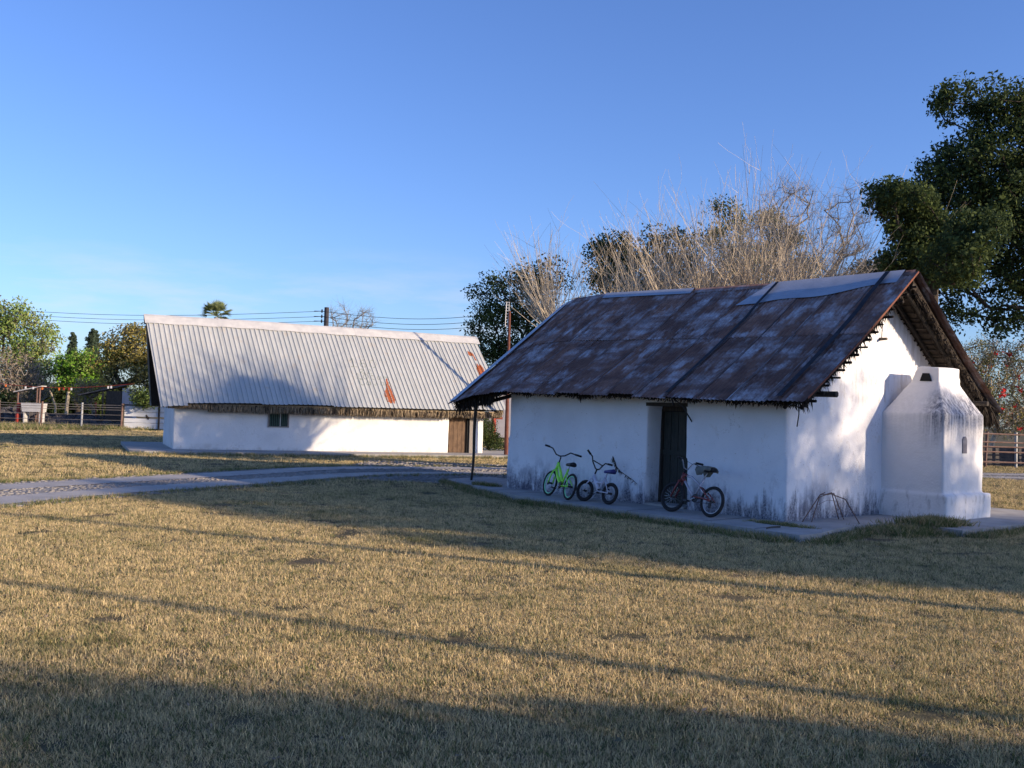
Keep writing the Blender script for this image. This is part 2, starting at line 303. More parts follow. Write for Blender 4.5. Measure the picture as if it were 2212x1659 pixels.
# ------------------------------------------------------------------ frames of the two houses
A0 = G(1697, 1127, .1); B0 = G(1095, 1053, .1)
hx = (A0-B0).normalized(); TH1 = math.atan2(hx.y, hx.x)
HA = empty('adobe_house', (A0.x, A0.y, 0), TH1, 'whitewashed adobe house under a rusty brown corrugated roof with a chimney oven on its gable', 'house')
def a2w(x, y, z=0.0):
    c, s_ = math.cos(TH1), math.sin(TH1); return Vector((A0.x+x*c-y*s_, A0.y+x*s_+y*c, z))
D1 = G(373, 970, .1); TH2 = math.radians(23.5)
HB = empty('adobe_house', (D1.x, D1.y, 0), TH2, 'long low whitewashed house under a steep pale ribbed metal roof with a straw fringe', 'house')
def b2w(x, y, z=0.0):
    c, s_ = math.cos(TH2), math.sin(TH2); return Vector((D1.x+x*c-y*s_, D1.y+x*s_+y*c, z))

# ------------------------------------------------------------------ ground, driveway, aprons
g = MB(); n = 60; xs = [math.copysign(abs(t)**2.2, t)*400 for t in np.linspace(-1, 1, n)]; ys = [-60+(t**1.8)*660 for t in np.linspace(0, 1, n)]
g.add([(x, y, 0) for y in ys for x in xs], [(j*n+i, j*n+i+1, (j+1)*n+i+1, (j+1)*n+i) for j in range(n-1) for i in range(n-1)])
tag(g.build('ground', M['ground']), kind='structure')
def smooth_path(pts, k=6):
    out = []
    P = [pts[0]]+pts+[pts[-1]]
    for i in range(1, len(P)-2):
        for j in range(k):
            t = j/k; p0, p1, p2, p3 = [np.array(q, float) for q in P[i-1:i+3]]
            out.append(.5*((2*p1)+(-p0+p2)*t+(2*p0-5*p1+4*p2-p3)*t*t+(-p0+3*p1-3*p2+p3)*t**3))
    out.append(np.array(pts[-1], float)); return out
near = smooth_path([(-10.5, 6.0), (-9.0, 11.5), (-7.75, 14.9), (-6.75, 17.4), (-5.55, 19.6), (-4.6, 21.5), (-3.45, 23.5), (-1.5, 24.9), (2, 26.6), (8, 29.4), (16, 31.6), (30, 35.5), (50, 41)])
far = smooth_path([(-12.4, 7.0), (-10.6, 12.6), (-9.2, 16.2), (-8.1, 18.6), (-6.9, 20.9), (-5.7, 23.2), (-4.4, 25.5), (-2.0, 26.9), (2, 28.4), (8, 31.0), (16, 33.3), (30, 37.3), (50, 43)])
def offset(path, o):
    r = []
    for i, p in enumerate(path):
        t = path[min(i+1, len(path)-1)]-path[max(i-1, 0)]; t = t/np.linalg.norm(t); r.append(p+np.array([-t[1], t[0]])*o)
    return r
def strip(name, path, hw, z, mat, jag=0.0):
    m = MB(); l = offset(path, hw); r = offset(path, -hw); L2 = []; R2 = []
    for a, b in zip(l, r): L2.append((a[0]+random.uniform(-jag, jag), a[1]+random.uniform(-jag, jag), z)); R2.append((b[0]+random.uniform(-jag, jag), b[1]+random.uniform(-jag, jag), z))
    k = len(path); m.add(L2+R2, [(i, k+i, k+i+1, i+1) for i in range(k-1)]); return tag(m.build(name, mat), kind='structure')
mid = [(a+b)/2 for a, b in zip(near, far)]
strip('driveway_bed', mid, 1.75, .012, M['dirt'], .04)
strip('driveway_track', near, .46, .022, M['drive'], .02); strip('driveway_track', far, .46, .022, M['drive'], .02)
# cobbles between and beside the tracks (real stones)
cb = MB(); cnt = 0
def near_path(p, path, d): return min((p[0]-q[0])**2+(p[1]-q[1])**2 for q in path) < d*d
dense = lambda path: [a+(b-a)*t for a, b in zip(path[:-1], path[1:]) for t in (0, .33, .66)]
for off0, off1 in ((-1.75, -1.38), (-.50, .50), (1.38, 1.75)):
    for i in range(len(mid)-1):
        a, b = mid[i], mid[i+1]; 
        if a[1] > 34 or a[1] < 10: continue
        t = (b-a); ln = np.linalg.norm(t); t = t/ln; nrm = np.array([-t[1], t[0]]); k = int(ln*(off1-off0)*75)
        for _ in range(k):
            p = a+t*random.uniform(0, ln)+nrm*random.uniform(off0, off1); r = random.uniform(.028, .062)
            cb.blob((p[0], p[1], .012), (r, r*.8, r*.32), 6, 3, .15, rot=random.uniform(0, 3))
for _ in range(3600):     # cobbled yard between the two houses
    x, y = random.uniform(-4.2, 2.5), random.uniform(21.9, 29.5)
    if near_path((x, y), near, .5) or near_path((x, y), far, .5): continue
    if y < 22.0+.5*abs(x+2.5)*.0: continue
    r = random.uniform(.035, .08); cb.blob((x, y, .012), (r, r*.8, r*.45), 6, 3, .15, rot=random.uniform(0, 3))
o = cb.build('cobblestones', M['cobble'], None, True); tag(o, 'rounded grey cobblestones set in dirt between the concrete wheel tracks', 'paving', kind='stuff')
yard = MB(); YP = [(-3.4, 21.9), (-1.6, 21.75), (.4, 21.9), (3, 24), (3, 29.3), (-2, 29.3), (-4.4, 27.2), (-4.6, 25.5)]
yard.add([(x, y, .008) for x, y in YP], [tuple(range(len(YP)))]); tag(yard.build('yard_dirt', M['dirt']), kind='structure')
def slab(name, poly, z, mat, wob=0, th=None):
    m = MB(); n = len(poly); m.add([(p[0], p[1], z) for p in poly]+[(p[0]*1.0, p[1], -.05) for p in poly], [tuple(range(n))]+[(i, n+i, n+(i+1) % n, (i+1) % n) for i in range(n)])
    return tag(m.build(name, mat), kind='structure')
AP = [(-7.45, -.10), (-6.8, -.42), (-5, -1.0), (-2.5, -1.13), (0, -1.24), (.95, -1.29), (1.09, -1.28), (1.12, -1.05), (1.08, -.75), (.88, 0), (.81, .54), (.84, 1.5), (1.3, 1.63), (1.9, 1.6), (1.9, 2.34), (1.95, 3.5), (1.9, 5.4), (1.9, 6.2), (-6.6, 6.2), (-6.6, .25)]
APW = [a2w(x, y) for x, y in AP]; apron = slab('concrete_apron', [(p.x, p.y) for p in APW], .1, M['concrete'])
for k, x in enumerate((-5.3, -3.7, -2.15, -.6, .35)):
    m = MB(); y0 = float(np.interp(x, [-7, -5, -2.5, 0, .95], [-.35, -1.0, -1.13, -1.24, -1.29])); a, b = a2w(x, y0+.02, .104), a2w(x+random.uniform(-.04, .04), 0 if x < 0 else -.7, .104); sd = (b-a).normalized().cross(Vector((0, 0, 1)))*.009; m.add([a-sd, a+sd, b+sd, b-sd], [(0, 1, 2, 3)]); m.build('joint', M['black'], apron)
PP = [(-9.1, .55), (-8.6, .28), (-7.6, .0), (-6.62, .0), (-6.62, 1.9), (-9.3, 1.9)]
PPW = [a2w(x, y) for x, y in PP]; slab('porch_apron', [(p.x, p.y) for p in PPW], .07, M['concrete'])
BP = [(-1.3, -1.0), (-.9, -1.35), (3.1, -1.5), (7, -1.55), (11.6, -1.5), (12.4, -1.2), (12.4, 4.8), (-1.3, 5.2)]
BPW = [b2w(x, y) for x, y in BP]; slab('concrete_apron', [(p.x, p.y) for p in BPW], .1, M['concrete'])

# ------------------------------------------------------------------ right house
def remesh(o, vox, disp=.02, size=.6, sm=3):
    m = o.modifiers.new('remesh', 'REMESH'); m.mode = 'VOXEL'; m.voxel_size = vox; m.use_smooth_shade = True
    s_ = o.modifiers.new('smooth', 'SMOOTH'); s_.iterations = sm; s_.factor = .5
    t = bpy.data.textures.new(o.name+'_clouds', 'CLOUDS'); t.noise_scale = size; d = o.modifiers.new('displace', 'DISPLACE'); d.texture = t; d.strength = disp; d.mid_level = .5
RY, EY0, EY1 = 2.6, -.45, 5.65      # ridge y, eave y's
def ez(s): return float(np.interp(s, [-7.75, -7.4, -6.9, -5.9, -2.9, -1.9, .6], [1.74, 1.82, 1.94, 2.02, 1.98, 1.95, 1.91]))
def rzz(s): return float(np.interp(s, [-7.75, -7.3, -6.4, -3.9, -2, .6], [3.98, 4.10, 4.14, 4.07, 4.04, 4.05]))
nA = Vector((0, -.573, .819)); nA2 = Vector((0, .573, .819))
def RA(s, v, off=0, back=False):
    y = (EY1 if back else EY0)*(1-v)+RY*v; z = ez(s)*(1-v)+rzz(s)*v-.05*math.sin(PI*v)
    return Vector((s, y, z))+(nA2 if back else nA)*off
# walls
w = MB()
w.prism([(-6.45, .02), (-2.80, .02), (-2.77, 1.83), (-1.95, 1.79), (-1.92, .02), (0.02, .02), (-.02, 2.12), (-6.42, 2.2)], 1, 0, .46)
w.prism([(.2, .02), (5.2, .02), (5.2, 2.15), (2.6, 3.92), (.2, 2.22)], 0, -.45, 0)
w.prism([(.2, .02), (5.2, .02), (5.2, 2.15), (2.6, 3.92), (.2, 2.22)], 0, -6.42, -6.0)
w.box((-6.42, 4.8, .02), (0, 5.2, 2.1))
wo = w.build('wall', M['wall'], HA); remesh(wo, .045, .035, .7, 2)
f = MB(); f.box((-2.85, .46, .02), (-1.87, .60, 1.9)); f.build('door_recess', M['black'], HA)
# door: frame + planks
fr = MB(); fr.box((-2.86, .34, .10), (-2.76, .45, 1.78)); fr.box((-2.76, .34, 1.70), (-1.93, .45, 1.79)); fr.build('door_frame', M['wooddark'], HA)
dr = MB(); dr.box((-2.75, .415, .18), (-2.12, .440, 1.69)); door = dr.build('door', M['doorgreen'], HA)
for k in range(4):
    p = MB(); x0 = -2.75+k*.158; p.box((x0+.004, .385+random.uniform(0, .01), .14), (x0+.152, .413, 1.69)); p.build('plank', M['doorgreen'], door)
p = MB(); p.box((-2.75, .365, .95), (-2.13, .384, 1.03)); p.build('door_rail', M['doorgreen'], door)
sl_ = MB(); sl_.box((-2.79, -.02, .10), (-1.94, .40, .135)); sl_.build('threshold', M['concrete'], HA)
# oven with hood and cap
ov = MB(); ov.box((-.2, 2.66, .05), (1.14, 4.22, .50)); ov.box((-.2, 2.69, .40), (1.06, 4.06, 1.80))
ov.hexa([(-.02, 2.69, 1.78), (1.06, 2.69, 1.78), (1.06, 4.06, 1.78), (-.02, 4.06, 1.78), (.26, 3.10, 2.32), (.76, 3.10, 2.32), (.76, 3.85, 2.27), (.26, 3.85, 2.32)])
ov.prism([(3.10, 2.25), (3.86, 2.25), (3.86, 2.36), (3.80, 2.46), (3.66, 2.54), (3.10, 2.56)], 0, .36, .75)
ov.prism([(.24, 2.25), (.75, 2.25), (.75, 2.555), (.42, 2.58), (.33, 2.50)], 1, 3.10, 3.82)
ov.prism([(-.2, 1.2), (.4, 1.2), (.4, 1.95), (.28, 2.0), (.18, 1.96), (.11, 1.86), (-.2, 1.8)], 1, 2.95, 3.95)
oo = ov.build('oven', M['oven'], HA); remesh(oo, .022, .03, .4, 7)
h = MB(); h.prism([(.43, 2.33), (.63, 2.325), (.585, 2.455), (.475, 2.46)], 1, 3.085, 3.2); h.build('smoke_hole', M['black'], oo)
nch = MB(); ap = [(3.30, 1.16), (3.45, 1.16), (3.45, 1.36)]+[(3.375+.075*math.cos(a), 1.36+.075*math.sin(a)) for a in np.linspace(0, PI, 8)][1:-1]+[(3.30, 1.36)]
nch.prism(ap, 0, 1.0, 1.072); nch.build('niche', simple('niche_shade', (.25, .24, .26), (.16, .15, .17), .9), oo)
nb = MB(); nb.prism([(3.27, 1.12), (3.30, 1.12), (3.30, 1.36), (3.27, 1.36)], 0, 1.05, 1.08); nb.prism([(3.45, 1.12), (3.47, 1.12), (3.47, 1.36), (3.45, 1.36)], 0, 1.05, 1.08); None
# roof sheets
def corrugated(s0, s1, v0, v1, off, back=False, wave=.076, amp=.010, rows=7, skew=0.0):
    nw = (s1-s0)/wave; cols = int(nw*4)+1; vs = []; ph = random.uniform(0, 6)
    for j in range(rows+1):
        v = v0+(v1-v0)*j/rows
        for i in range(cols+1):
            s_ = s0+(s1-s0)*i/cols+skew*(v-v0); wv = amp*math.sin(2*PI*(s_/wave))
            if j == 0: v_ = v+random.uniform(-.002, .002)
            else: v_ = v
            vs.append(RA(s_, v_, off+wv+.006*mnoise.noise(Vector((s_*1.3, v*4, 3+ph))), back))
    c = cols+1; return vs, [(j*c+i, j*c+i+1, (j+1)*c+i+1, (j+1)*c+i) for j in range(rows) for i in range(cols)]
SX = list(np.linspace(-7.70, .60, 14))
for back in (False, True):
    for i in range(13):
        for c, (v0, v1) in enumerate(((-.035, .53), (.5, 1.0))):
            m = MB(); jit = random.uniform(-.012, .012); off = .03+.006*(i % 2)+.010*c
            m.add(*corrugated(SX[i]-.035, SX[i+1]+.035, v0+(jit if c == 0 else 0), v1, off, back, skew=random.uniform(-.02, .02))); m.build('roof_sheet', M['rust'], HA, True)
for i in range(1, 13):     # exposed galvanised lap edges of the sheets
    for v0, v1 in ((-.035, .52), (.51, .985)):
        m = MB(); vs = []; sj = SX[i]+.03+random.uniform(-.01, .01)
        for q in range(9):
            v = v0+(v1-v0)*q/8; vs += [RA(sj-.010, v, .056), RA(sj+.006, v, .056)]
        m.add(vs, [(2*q, 2*q+1, 2*q+3, 2*q+2) for q in range(8)]); m.build('sheet_seam', M['seam'], HA)
def drape(s0, s1, va, vb, off, k=14, wav=0.0, back=False):
    vs = []
    for i in range(k+1):
        s_ = s0+(s1-s0)*i/k; e = wav*math.sin(i*.7)
        vs += [RA(s_, va+e, off, back), RA(s_, vb, off, back)]
    return vs, [(2*i, 2*i+2, 2*i+3, 2*i+1) for i in range(k)]
def ridge_piece(s0, s1, depthv, lean, mat, off=.065, va_fn=None):
    m = MB(); k = 20; vs = []
    for i in range(k+1):
        t = i/k; s_ = s0+(s1-s0)*t; v = va_fn(t) if va_fn else depthv
        sh = lean*(1-v)*3; vs += [RA(s_+sh*(1 if i < 2 else 1)*0+lean*((1-v)/.2 if i == 0 else 0), v, off), RA(s_, 1.0, off)+Vector((0, 0, .02)), RA(s_, .93, off, True)]
    m.add(vs, [(3*i, 3*i+3, 3*i+4, 3*i+1) for i in range(k)]+[(3*i+1, 3*i+4, 3*i+5, 3*i+2) for i in range(k)]); return m.build('ridge_sheet', mat, HA, True)
r1 = ridge_piece(-2.15, .42, .86, -.35, M['flash'], va_fn=lambda t: .80+.015*math.sin(t*9)+.10*t-(.10*max(0, t-.93)*8 if 0 else 0)); r1['label'] = 'light blue-grey sheet laid over the ridge'
ridge_piece(-6.35, -3.95, .955, 0, M['flash'])
ridge_piece(-3.93, -2.2, .965, 0, M['rust'], .05); ridge_piece(-7.6, -6.37, .965, 0, M['rust'], .05); ridge_piece(.43, .6, .965, 0, M['rust'], .05)
def strap_on(sb, st, wd_=.035, off=.062):
    m = MB(); k = 10; vs = []
    for i in range(k+1):
        v = -.01+1.0*i/k; s_ = sb+(st-sb)*v; o_ = off+(.03 if v > .78 else 0); vs += [RA(s_-wd_, v, o_), RA(s_+wd_, v, o_)]
    m.add(vs, [(2*i, 2*i+1, 2*i+3, 2*i+2) for i in range(k)]); m.build('roof_strap', M['strap'], HA)
strap_on(-1.93, -2.0, .035, .075); strap_on(.18, .14, .045, .075)
# pale verge flashing on left rake and rusty verge on right rake
m = MB(); m.add(*drape(-7.74, -7.52, -.015, 1.0, .06, 2)); m.build('verge_flashing', M['flash'], HA)
m = MB(); k = 14; vs = []
for i in range(k+1):
    v = i/k; vs += [RA(.64, v, .042), RA(.64, v, .012)]
m.add(vs, [(2*i, 2*i+2, 2*i+3, 2*i+1) for i in range(k)]); m.build('verge_strip', M['vergerust'], HA)
# thatch body under sheets
for back in (False, True):
    m = MB(); k = 16; vs = []; prof = [(t, -.02) for t in np.linspace(.01, 1.0, 8)]+[(t, -.13) for t in np.linspace(1.0, .03, 8)]; P_ = len(prof)
    for i in range(k+1):
        s_ = -7.6+(.50+7.6)*i/k
        for v, o_ in prof: vs.append(RA(s_, v, o_+.02*mnoise.noise(Vector((s_*3, v*5, 1))) if o_ < -.05 else o_, back))
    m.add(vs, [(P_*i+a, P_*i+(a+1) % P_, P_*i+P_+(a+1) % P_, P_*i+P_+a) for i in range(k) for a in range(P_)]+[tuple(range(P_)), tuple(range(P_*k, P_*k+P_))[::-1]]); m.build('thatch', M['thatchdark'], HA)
fg = MB()
for _ in range(5200):     # ragged fringe along front eave
    s_ = random.uniform(-7.65, .35); dn = max(0, mnoise.noise(Vector((s_*2.1, 0, 0))))*.9+.35; ln = random.uniform(.03, .13)*dn
    if -4.4 < s_ < -3.7 or -.9 < s_ < .1: ln *= 1.5
    if s_ < -6.5: ln = random.uniform(.10, .30)
    v = random.uniform(.0, .06); p = RA(s_, v, random.uniform(-.12, -.02)); fg.blade(p, (random.uniform(-.04, .04), random.uniform(-.05, .03), -ln), .02)
for _ in range(1500):     # left rake ragged palm ends
    v = random.random(); p = RA(-7.62, v, random.uniform(-.12, 0)); fg.blade(p, (-random.uniform(.03, .16), random.uniform(-.06, .03), random.uniform(-.12, .05)), .02)
for back in (False, True):
    for _ in range(1500):
        v = random.random(); p = RA(random.uniform(.3, .52), v, random.uniform(-.14, -.03), back); fg.blade(p, (random.uniform(.0, .07), random.uniform(-.03, .03), -random.uniform(.02, .16)*(1.5 if random.random() < .1 else 1)), .016)
for _ in range(900):
    p = RA(random.uniform(.2, .55), random.uniform(0, .12), random.uniform(-.12, 0), True); fg.blade(p, (random.uniform(-.05, .12), random.uniform(-.1, .2), -random.uniform(.1, .4)), .025)
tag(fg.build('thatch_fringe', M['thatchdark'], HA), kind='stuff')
for k in range(26):       # poles carrying the thatch, seen under the far overhang
    v = .03+k*.037; m = MB(); a = RA(-.45, v+random.uniform(-.01, .01), -.155, True); b = RA(.55+random.uniform(-.06, .05), v+random.uniform(-.015, .015), -.150, True); m.tube([a, (a+b)/2+Vector((0, 0, random.uniform(-.01, .01))), b], random.uniform(.011, .020), 5); m.build('thatch_pole', M['shadewood' if k % 6 else 'wooddark'], HA)
for k in range(16):
    v = .05+k*.06; m = MB(); a = RA(-.2, v, -.15); b = RA(.55+random.uniform(.02, .10), v, -.14); m.tube([a, b], random.uniform(.014, .024), 5); m.build('thatch_pole', M['shadewood'], HA)
for s_ in (.12, .40):
    for back in (False, True):
        m = MB(); m.tube([RA(s_, .02, -.20, back), RA(s_, .97, -.21, back)], .032, 6); m.build('rafter', M['shadewood'], HA)
m = MB(); m.tube([(-7.6, RY, 3.87), (.55, RY, 3.84)], .05, 7); m.build('ridge_pole', M['wooddark'], HA)
m = MB(); m.tube([(-7.65, .05, 1.70), (-6.3, .1, 1.95)], .04, 7); m.build('eave_beam', M['wooddark'], HA)
m = MB(); m.box((-2.82, -.012, 1.775), (-1.92, .3, 1.835)); m.build('lintel', M['wooddark'], HA)
for yy, zz, ln in ((0.3, 2.02, .62), (5.0, 2.02, .7)):
    m = MB(); m.tube([(-.3, yy, zz), (ln, yy, zz-.01)], .045, 7); m.build('beam_end', M['wooddark'], HA)
m = MB(); m.tube([(-.05, 2.55, 3.0), (.14, 2.53, 3.0)], [.03, .022], 7); m.build('wall_peg', M['pole'], HA)
m = MB(); m.tube([(.03, 2.56, 3.0), (.04, 2.57, 3.5)], .008, 5); m.build('hanging_wire', M['wire'], HA)
m = MB(); m.tube([(.45, -.42, 1.88), (.45, -.40, 1.7), (.43, -.41, 1.52)], .009, 5); m.build('hanging_stick', M['wooddark'], HA)
m = MB(); m.tube([(-1.92, -.42, 1.93), (-2.05, -.2, 1.80)], .014, 5); m.tube([(-1.92, -.42, 1.93), (-1.86, -.2, 1.78), (-1.80, .2, 1.3)], .012, 5); m.build('tie_down', M['wire'], HA)
m = MB(); m.tube([(-6.9, -.02, 1.74), (-7.2, .0, 1.76)], .012, 5)
# porch post
pf = G(1018, 1037, .07); pt = a2w(-7.52, .03, 1.74); c, s_ = math.cos(-TH1), math.sin(-TH1)
def w2a(p): q = p-Vector((A0.x, A0.y, 0)); return Vector((q.x*c-q.y*s_, q.x*s_+q.y*c, q.z))
pa, pb = w2a(pf), w2a(pt); pts = [pa.lerp(pb, t)+Vector((.015*math.sin(t*5), .01*math.sin(t*7), 0)) for t in np.linspace(0, 1, 9)]
m = MB(); m.tube(pts, list(np.linspace(.026, .036, 9)), 8); m.build('porch_post', M['pole'], HA, True)
# long dark crack/vine stain on the facade as a thin root
m = MB(); cp = [(-3.56, -.02, .88), (-3.50, -.02, .78), (-3.46, -.02, .70), (-3.36, -.02, .62), (-3.22, -.02, .56), (-3.08, -.02, .50), (-2.98, -.02, .44)]
for a, b in zip(cp[:-1], cp[1:]):
    m.tube([a, b], .005, 4)
    for _ in range(9 if a[0] < -3.4 else 4): t = random.random(); q = Vector(a).lerp(Vector(b), t); m.blade(q, (random.uniform(-.05, .02), -.01, -random.uniform(.02, .12 if a[0] < -3.4 else .05)), .016)
m.build('dry_vine', M['wooddark'], HA)

# ------------------------------------------------------------------ left house
LY, LE, LE2 = 1.9, -.4, 4.2
def lez(s): return float(np.interp(s, [-.5, 0, 1.5, 4.2, 8, 11], [1.44, 1.50, 1.56, 1.60, 1.58, 1.66]))
def lrz(s): return float(np.interp(s, [-.8, 3, 7, 10.6], [4.30, 4.30, 4.27, 4.24]))
nB = Vector((0, -.78, .63)); nB2 = Vector((0, .78, .63))
def RB(s, v, off=0, back=False):
    y = (LE2 if back else LE)*(1-v)+LY*v; z = lez(s)*(1-v)+lrz(s)*v
    return Vector((s-.40*v, y, z))+(nB2 if back else nB)*off
w = MB(); w.prism([(0, .02), (2.88, .02), (9.04, .02), (9.05, 1.55), (9.98, 1.55), (9.98, .02), (10.32, .02), (10.3, 1.75), (0, 1.75)], 1, 0, .4)
w.box((0, .2, .02), (.4, 3.8, 1.75)); w.box((9.92, .2, .02), (10.3, 3.8, 1.75)); w.box((0, 3.4, .02), (10.3, 3.8, 1.75))
wo = w.build('wall', M['wall2'], HB); remesh(wo, .05, .03, .8, 2)
for x0, x1 in ((.02, .12), (10.16, 10.28)):
    m = MB(); m.prism([(.02, 1.6), (3.78, 1.6), (1.9, 4.05)], 0, x0, x1); m.build('gable_infill', M['wooddark'], HB)
for i in range(15):
    for back in (False, True):
        s0, s1 = -.45+i*.76, -.45+(i+1)*.76; m = MB(); prof = []; pit = .152
        for k in range(5):
            b = s0+k*pit; prof += [(b, 0), (b+.052, .003), (b+.062, .026), (b+.088, .026), (b+.098, .003)]
        prof += [(s1, 0), (s1+.03, .004)]
        rows = 6; vb = {0: -.03, 1: -.005, 2: -.005, 3: -.005}.get(i, -.015+random.uniform(-.008, .008))
        vs = []
        for j in range(rows+1):
            v = vb+(1.0-vb)*j/rows
            for a, hgt in prof: vs.append(RB(a, v, .04+hgt+.005*(i % 2)+.008*mnoise.noise(Vector((a*.9, v*3, 2))), back))
        c_ = len(prof); m.add(vs, [(j*c_+q, j*c_+q+1, (j+1)*c_+q+1, (j+1)*c_+q) for j in range(rows) for q in range(c_-1)]); m.build('roof_sheet', M['galv'], HB)
for i in range(5):
    s0, s1 = -.50+i*2.31, -.50+(i+1)*2.31+.03; m = MB(); k = 10; vs = []; o_ = .075+.006*(i % 2)
    for j in range(k+1):
        s_ = s0+(s1-s0)*j/k; e = .004*math.sin(j*1.3+i)
        vs += [RB(s_, .90+e, o_), RB(s_, .985, o_+.01), RB(s_, 1.0, o_)+Vector((0, .03, .02)), RB(s_, .985, o_, True), RB(s_, .90, o_, True)]
    m.add(vs, [(5*j+a, 5*j+5+a, 5*j+6+a, 5*j+1+a) for j in range(k) for a in range(4)]); m.build('ridge_cap', M['ridgecap'], HB)
def patch(pts, off=.075):
    # pts in (s,y) plan on roof -> polygon slightly proud, following ribs via fine strips
    import itertools
    m = MB(); ys = [p[1] for p in pts]; y0, y1 = min(ys), max(ys); k = 26; pit = .152; P = pts
    for j in range(k):
        y = y0+(y1-y0)*(j+.5)/k; xs_ = []
        for a, b in zip(P, P[1:]+P[:1]):
            if (a[1]-y)*(b[1]-y) < 0: xs_.append(a[0]+(b[0]-a[0])*(y-a[1])/(b[1]-a[1]))
        xs_.sort()
        for xa, xb in zip(xs_[::2], xs_[1::2]):
            va, vb = [(yy-LE)/(LY-LE) for yy in (y-(y1-y0)/k*.5, y+(y1-y0)/k*.5)]
            xa += random.uniform(-.012, .012); xb += random.uniform(-.012, .012); n_ = max(2, int((xb-xa)/.02)); vs = []
            for i in range(n_+1):
                x = xa+(xb-xa)*i/n_
                for v in (va, vb):
                    s_ = x+.40*v; r = ((s_+.45) % pit); hgt = float(np.interp(r, [0, .052, .062, .088, .098, .152], [0, .003, .026, .026, .003, 0])); vs.append(RB(s_, v, .040+.0085+hgt+.008*mnoise.noise(Vector((s_*.9, v*3, 2)))))
            m.add(vs, [(2*i, 2*i+2, 2*i+3, 2*i+1) for i in range(n_)])
    o = m.build('rust_patch', M['patch'], HB); return o
patch([(6.72, -.28), (6.96, -.30), (7.0, -.2), (6.95, .05), (6.9, .2), (6.87, .42), (6.82, .40), (6.80, .30), (6.76, .10), (6.68, .02), (6.66, -.1)])
patch([(10.33, .62), (10.62, .66), (10.55, .9), (10.45, 1.0), (10.42, .92), (10.36, 1.02), (10.3, .85)])
patch([(10.13, 1.28), (10.3, 1.24), (10.34, 1.12), (10.40, 1.10), (10.33, 1.34), (10.2, 1.40), (10.14, 1.42)])
# hand-drawn marker writing on the sheets: 160' / 22 / 10tam / Cavao
def stroke(mb, pts, wd_=.016):
    pts = smooth_path(pts, 4) if len(pts) > 2 else [np.array(q, float) for q in pts]; vs = []
    for i, p in enumerate(pts):
        t = pts[min(i+1, len(pts)-1)]-pts[max(i-1, 0)]; t = t/(np.linalg.norm(t)+1e-9); nn = np.array([-t[1], t[0]])*wd_*.5
        for q in (p-nn, p+nn):
            x, y = q; v = (y-LE)/(LY-LE); s_ = x+.40*v; r = ((s_+.45) % .152); hgt = float(np.interp(r, [0, .052, .062, .088, .098, .152], [0, .003, .026, .026, .003, 0]))
            vs.append(RB(s_, v, .040+.0075+hgt+.008*mnoise.noise(Vector((s_*.9, v*3, 2)))))
    mb.add(vs, [(2*i, 2*i+1, 2*i+3, 2*i+2) for i in range(len(pts)-1)])
GL = {'1': [[(.1, .75), (.35, 1), (.35, 0)], [(.1, 0), (.75, 0)]], '6': [[(.65, 1), (.25, .75), (.1, .3), (.35, 0), (.65, .12), (.65, .4), (.35, .5), (.15, .35)]],
      '0': [[(.4, 1), (.1, .6), (.15, .15), (.45, 0), (.75, .3), (.75, .75), (.4, 1)]], "'": [[(.2, 1), (.35, 1.05)]], '2': [[(.1, .8), (.35, 1), (.6, .8), (.35, .4), (.1, 0), (.7, .05)]],
      't': [[(.35, .95), (.35, .1), (.6, 0)], [(.1, .7), (.65, .7)]], 'a': [[(.65, .55), (.3, .6), (.12, .25), (.35, 0), (.62, .25), (.65, .58), (.68, .05)]],
      'm': [[(.1, .6), (.12, 0)], [(.12, .4), (.3, .6), (.4, .4), (.4, 0)], [(.4, .4), (.58, .6), (.7, .4), (.7, 0)]], 'C': [[(.75, .85), (.4, 1), (.1, .5), (.4, 0), (.8, .15)]],
      'v': [[(.1, .6), (.35, 0), (.65, .6)]], 'o': [[(.4, .6), (.1, .3), (.4, 0), (.7, .3), (.4, .6)]]}
def write(txt, x, y, w_, hgt):
    m = MB()
    for ch in txt:
        for st in GL[ch]: stroke(m, [(x+a*w_, y+b*hgt) for a, b in st])
        x += w_*.98
    tag(m.build('roof_lettering', M['marker'], HB), kind='stuff')
write("160'", 5.66, .73, .34, .23); write('22', 5.95, .55, .26, .12); write('10tam', 5.80, .38, .24, .15); write('Cavao', 5.86, .20, .24, .17)
# thatch under left roof
for back in (False, True):
    m = MB(); k = 22; vs = []
    for i in range(k+1):
        s_ = -.40+11.2*i/k
        for v, o_ in ((.0, .02), (1.0, .02), (1.0, -.13), (.02, -.20)): vs.append(RB(s_, v, o_, back))
    m.add(vs, [(4*i+a, 4*i+(a+1) % 4, 4*i+4+(a+1) % 4, 4*i+4+a) for i in range(k) for a in range(4)]+[(0, 1, 2, 3), (4*k+3, 4*k+2, 4*k+1, 4*k)]); m.build('thatch', M['thatchdark'], HB)
fg = MB()
for _ in range(11000):
    s_ = random.uniform(-.25, 10.85); bot = 1.27+.03*mnoise.noise(Vector((s_*1.7, 4, 0)))+(.05 if s_ > 9 else 0)+(.08 if s_ < 1 else 0); y = random.uniform(-.36, -.06); z0 = 1.52-(y+.36)*.1+random.uniform(-.10, .02)
    fg.blade((s_, y, z0), (random.uniform(-.03, .03), random.uniform(-.03, .02), -(z0-bot)*random.uniform(.5, 1.15)), .022, 0 if random.random() < .8 else 1)
for _ in range(1500):
    fg.blade(RB(10.85+random.uniform(-.2, .0), random.uniform(0, .1), random.uniform(-.15, 0)), (random.uniform(-.05, .1), random.uniform(-.1, .1), -random.uniform(.05, .3)), .02)
tag(fg.build('thatch_fringe', [M['thatch'], M['thatchdark']], HB), kind='stuff')
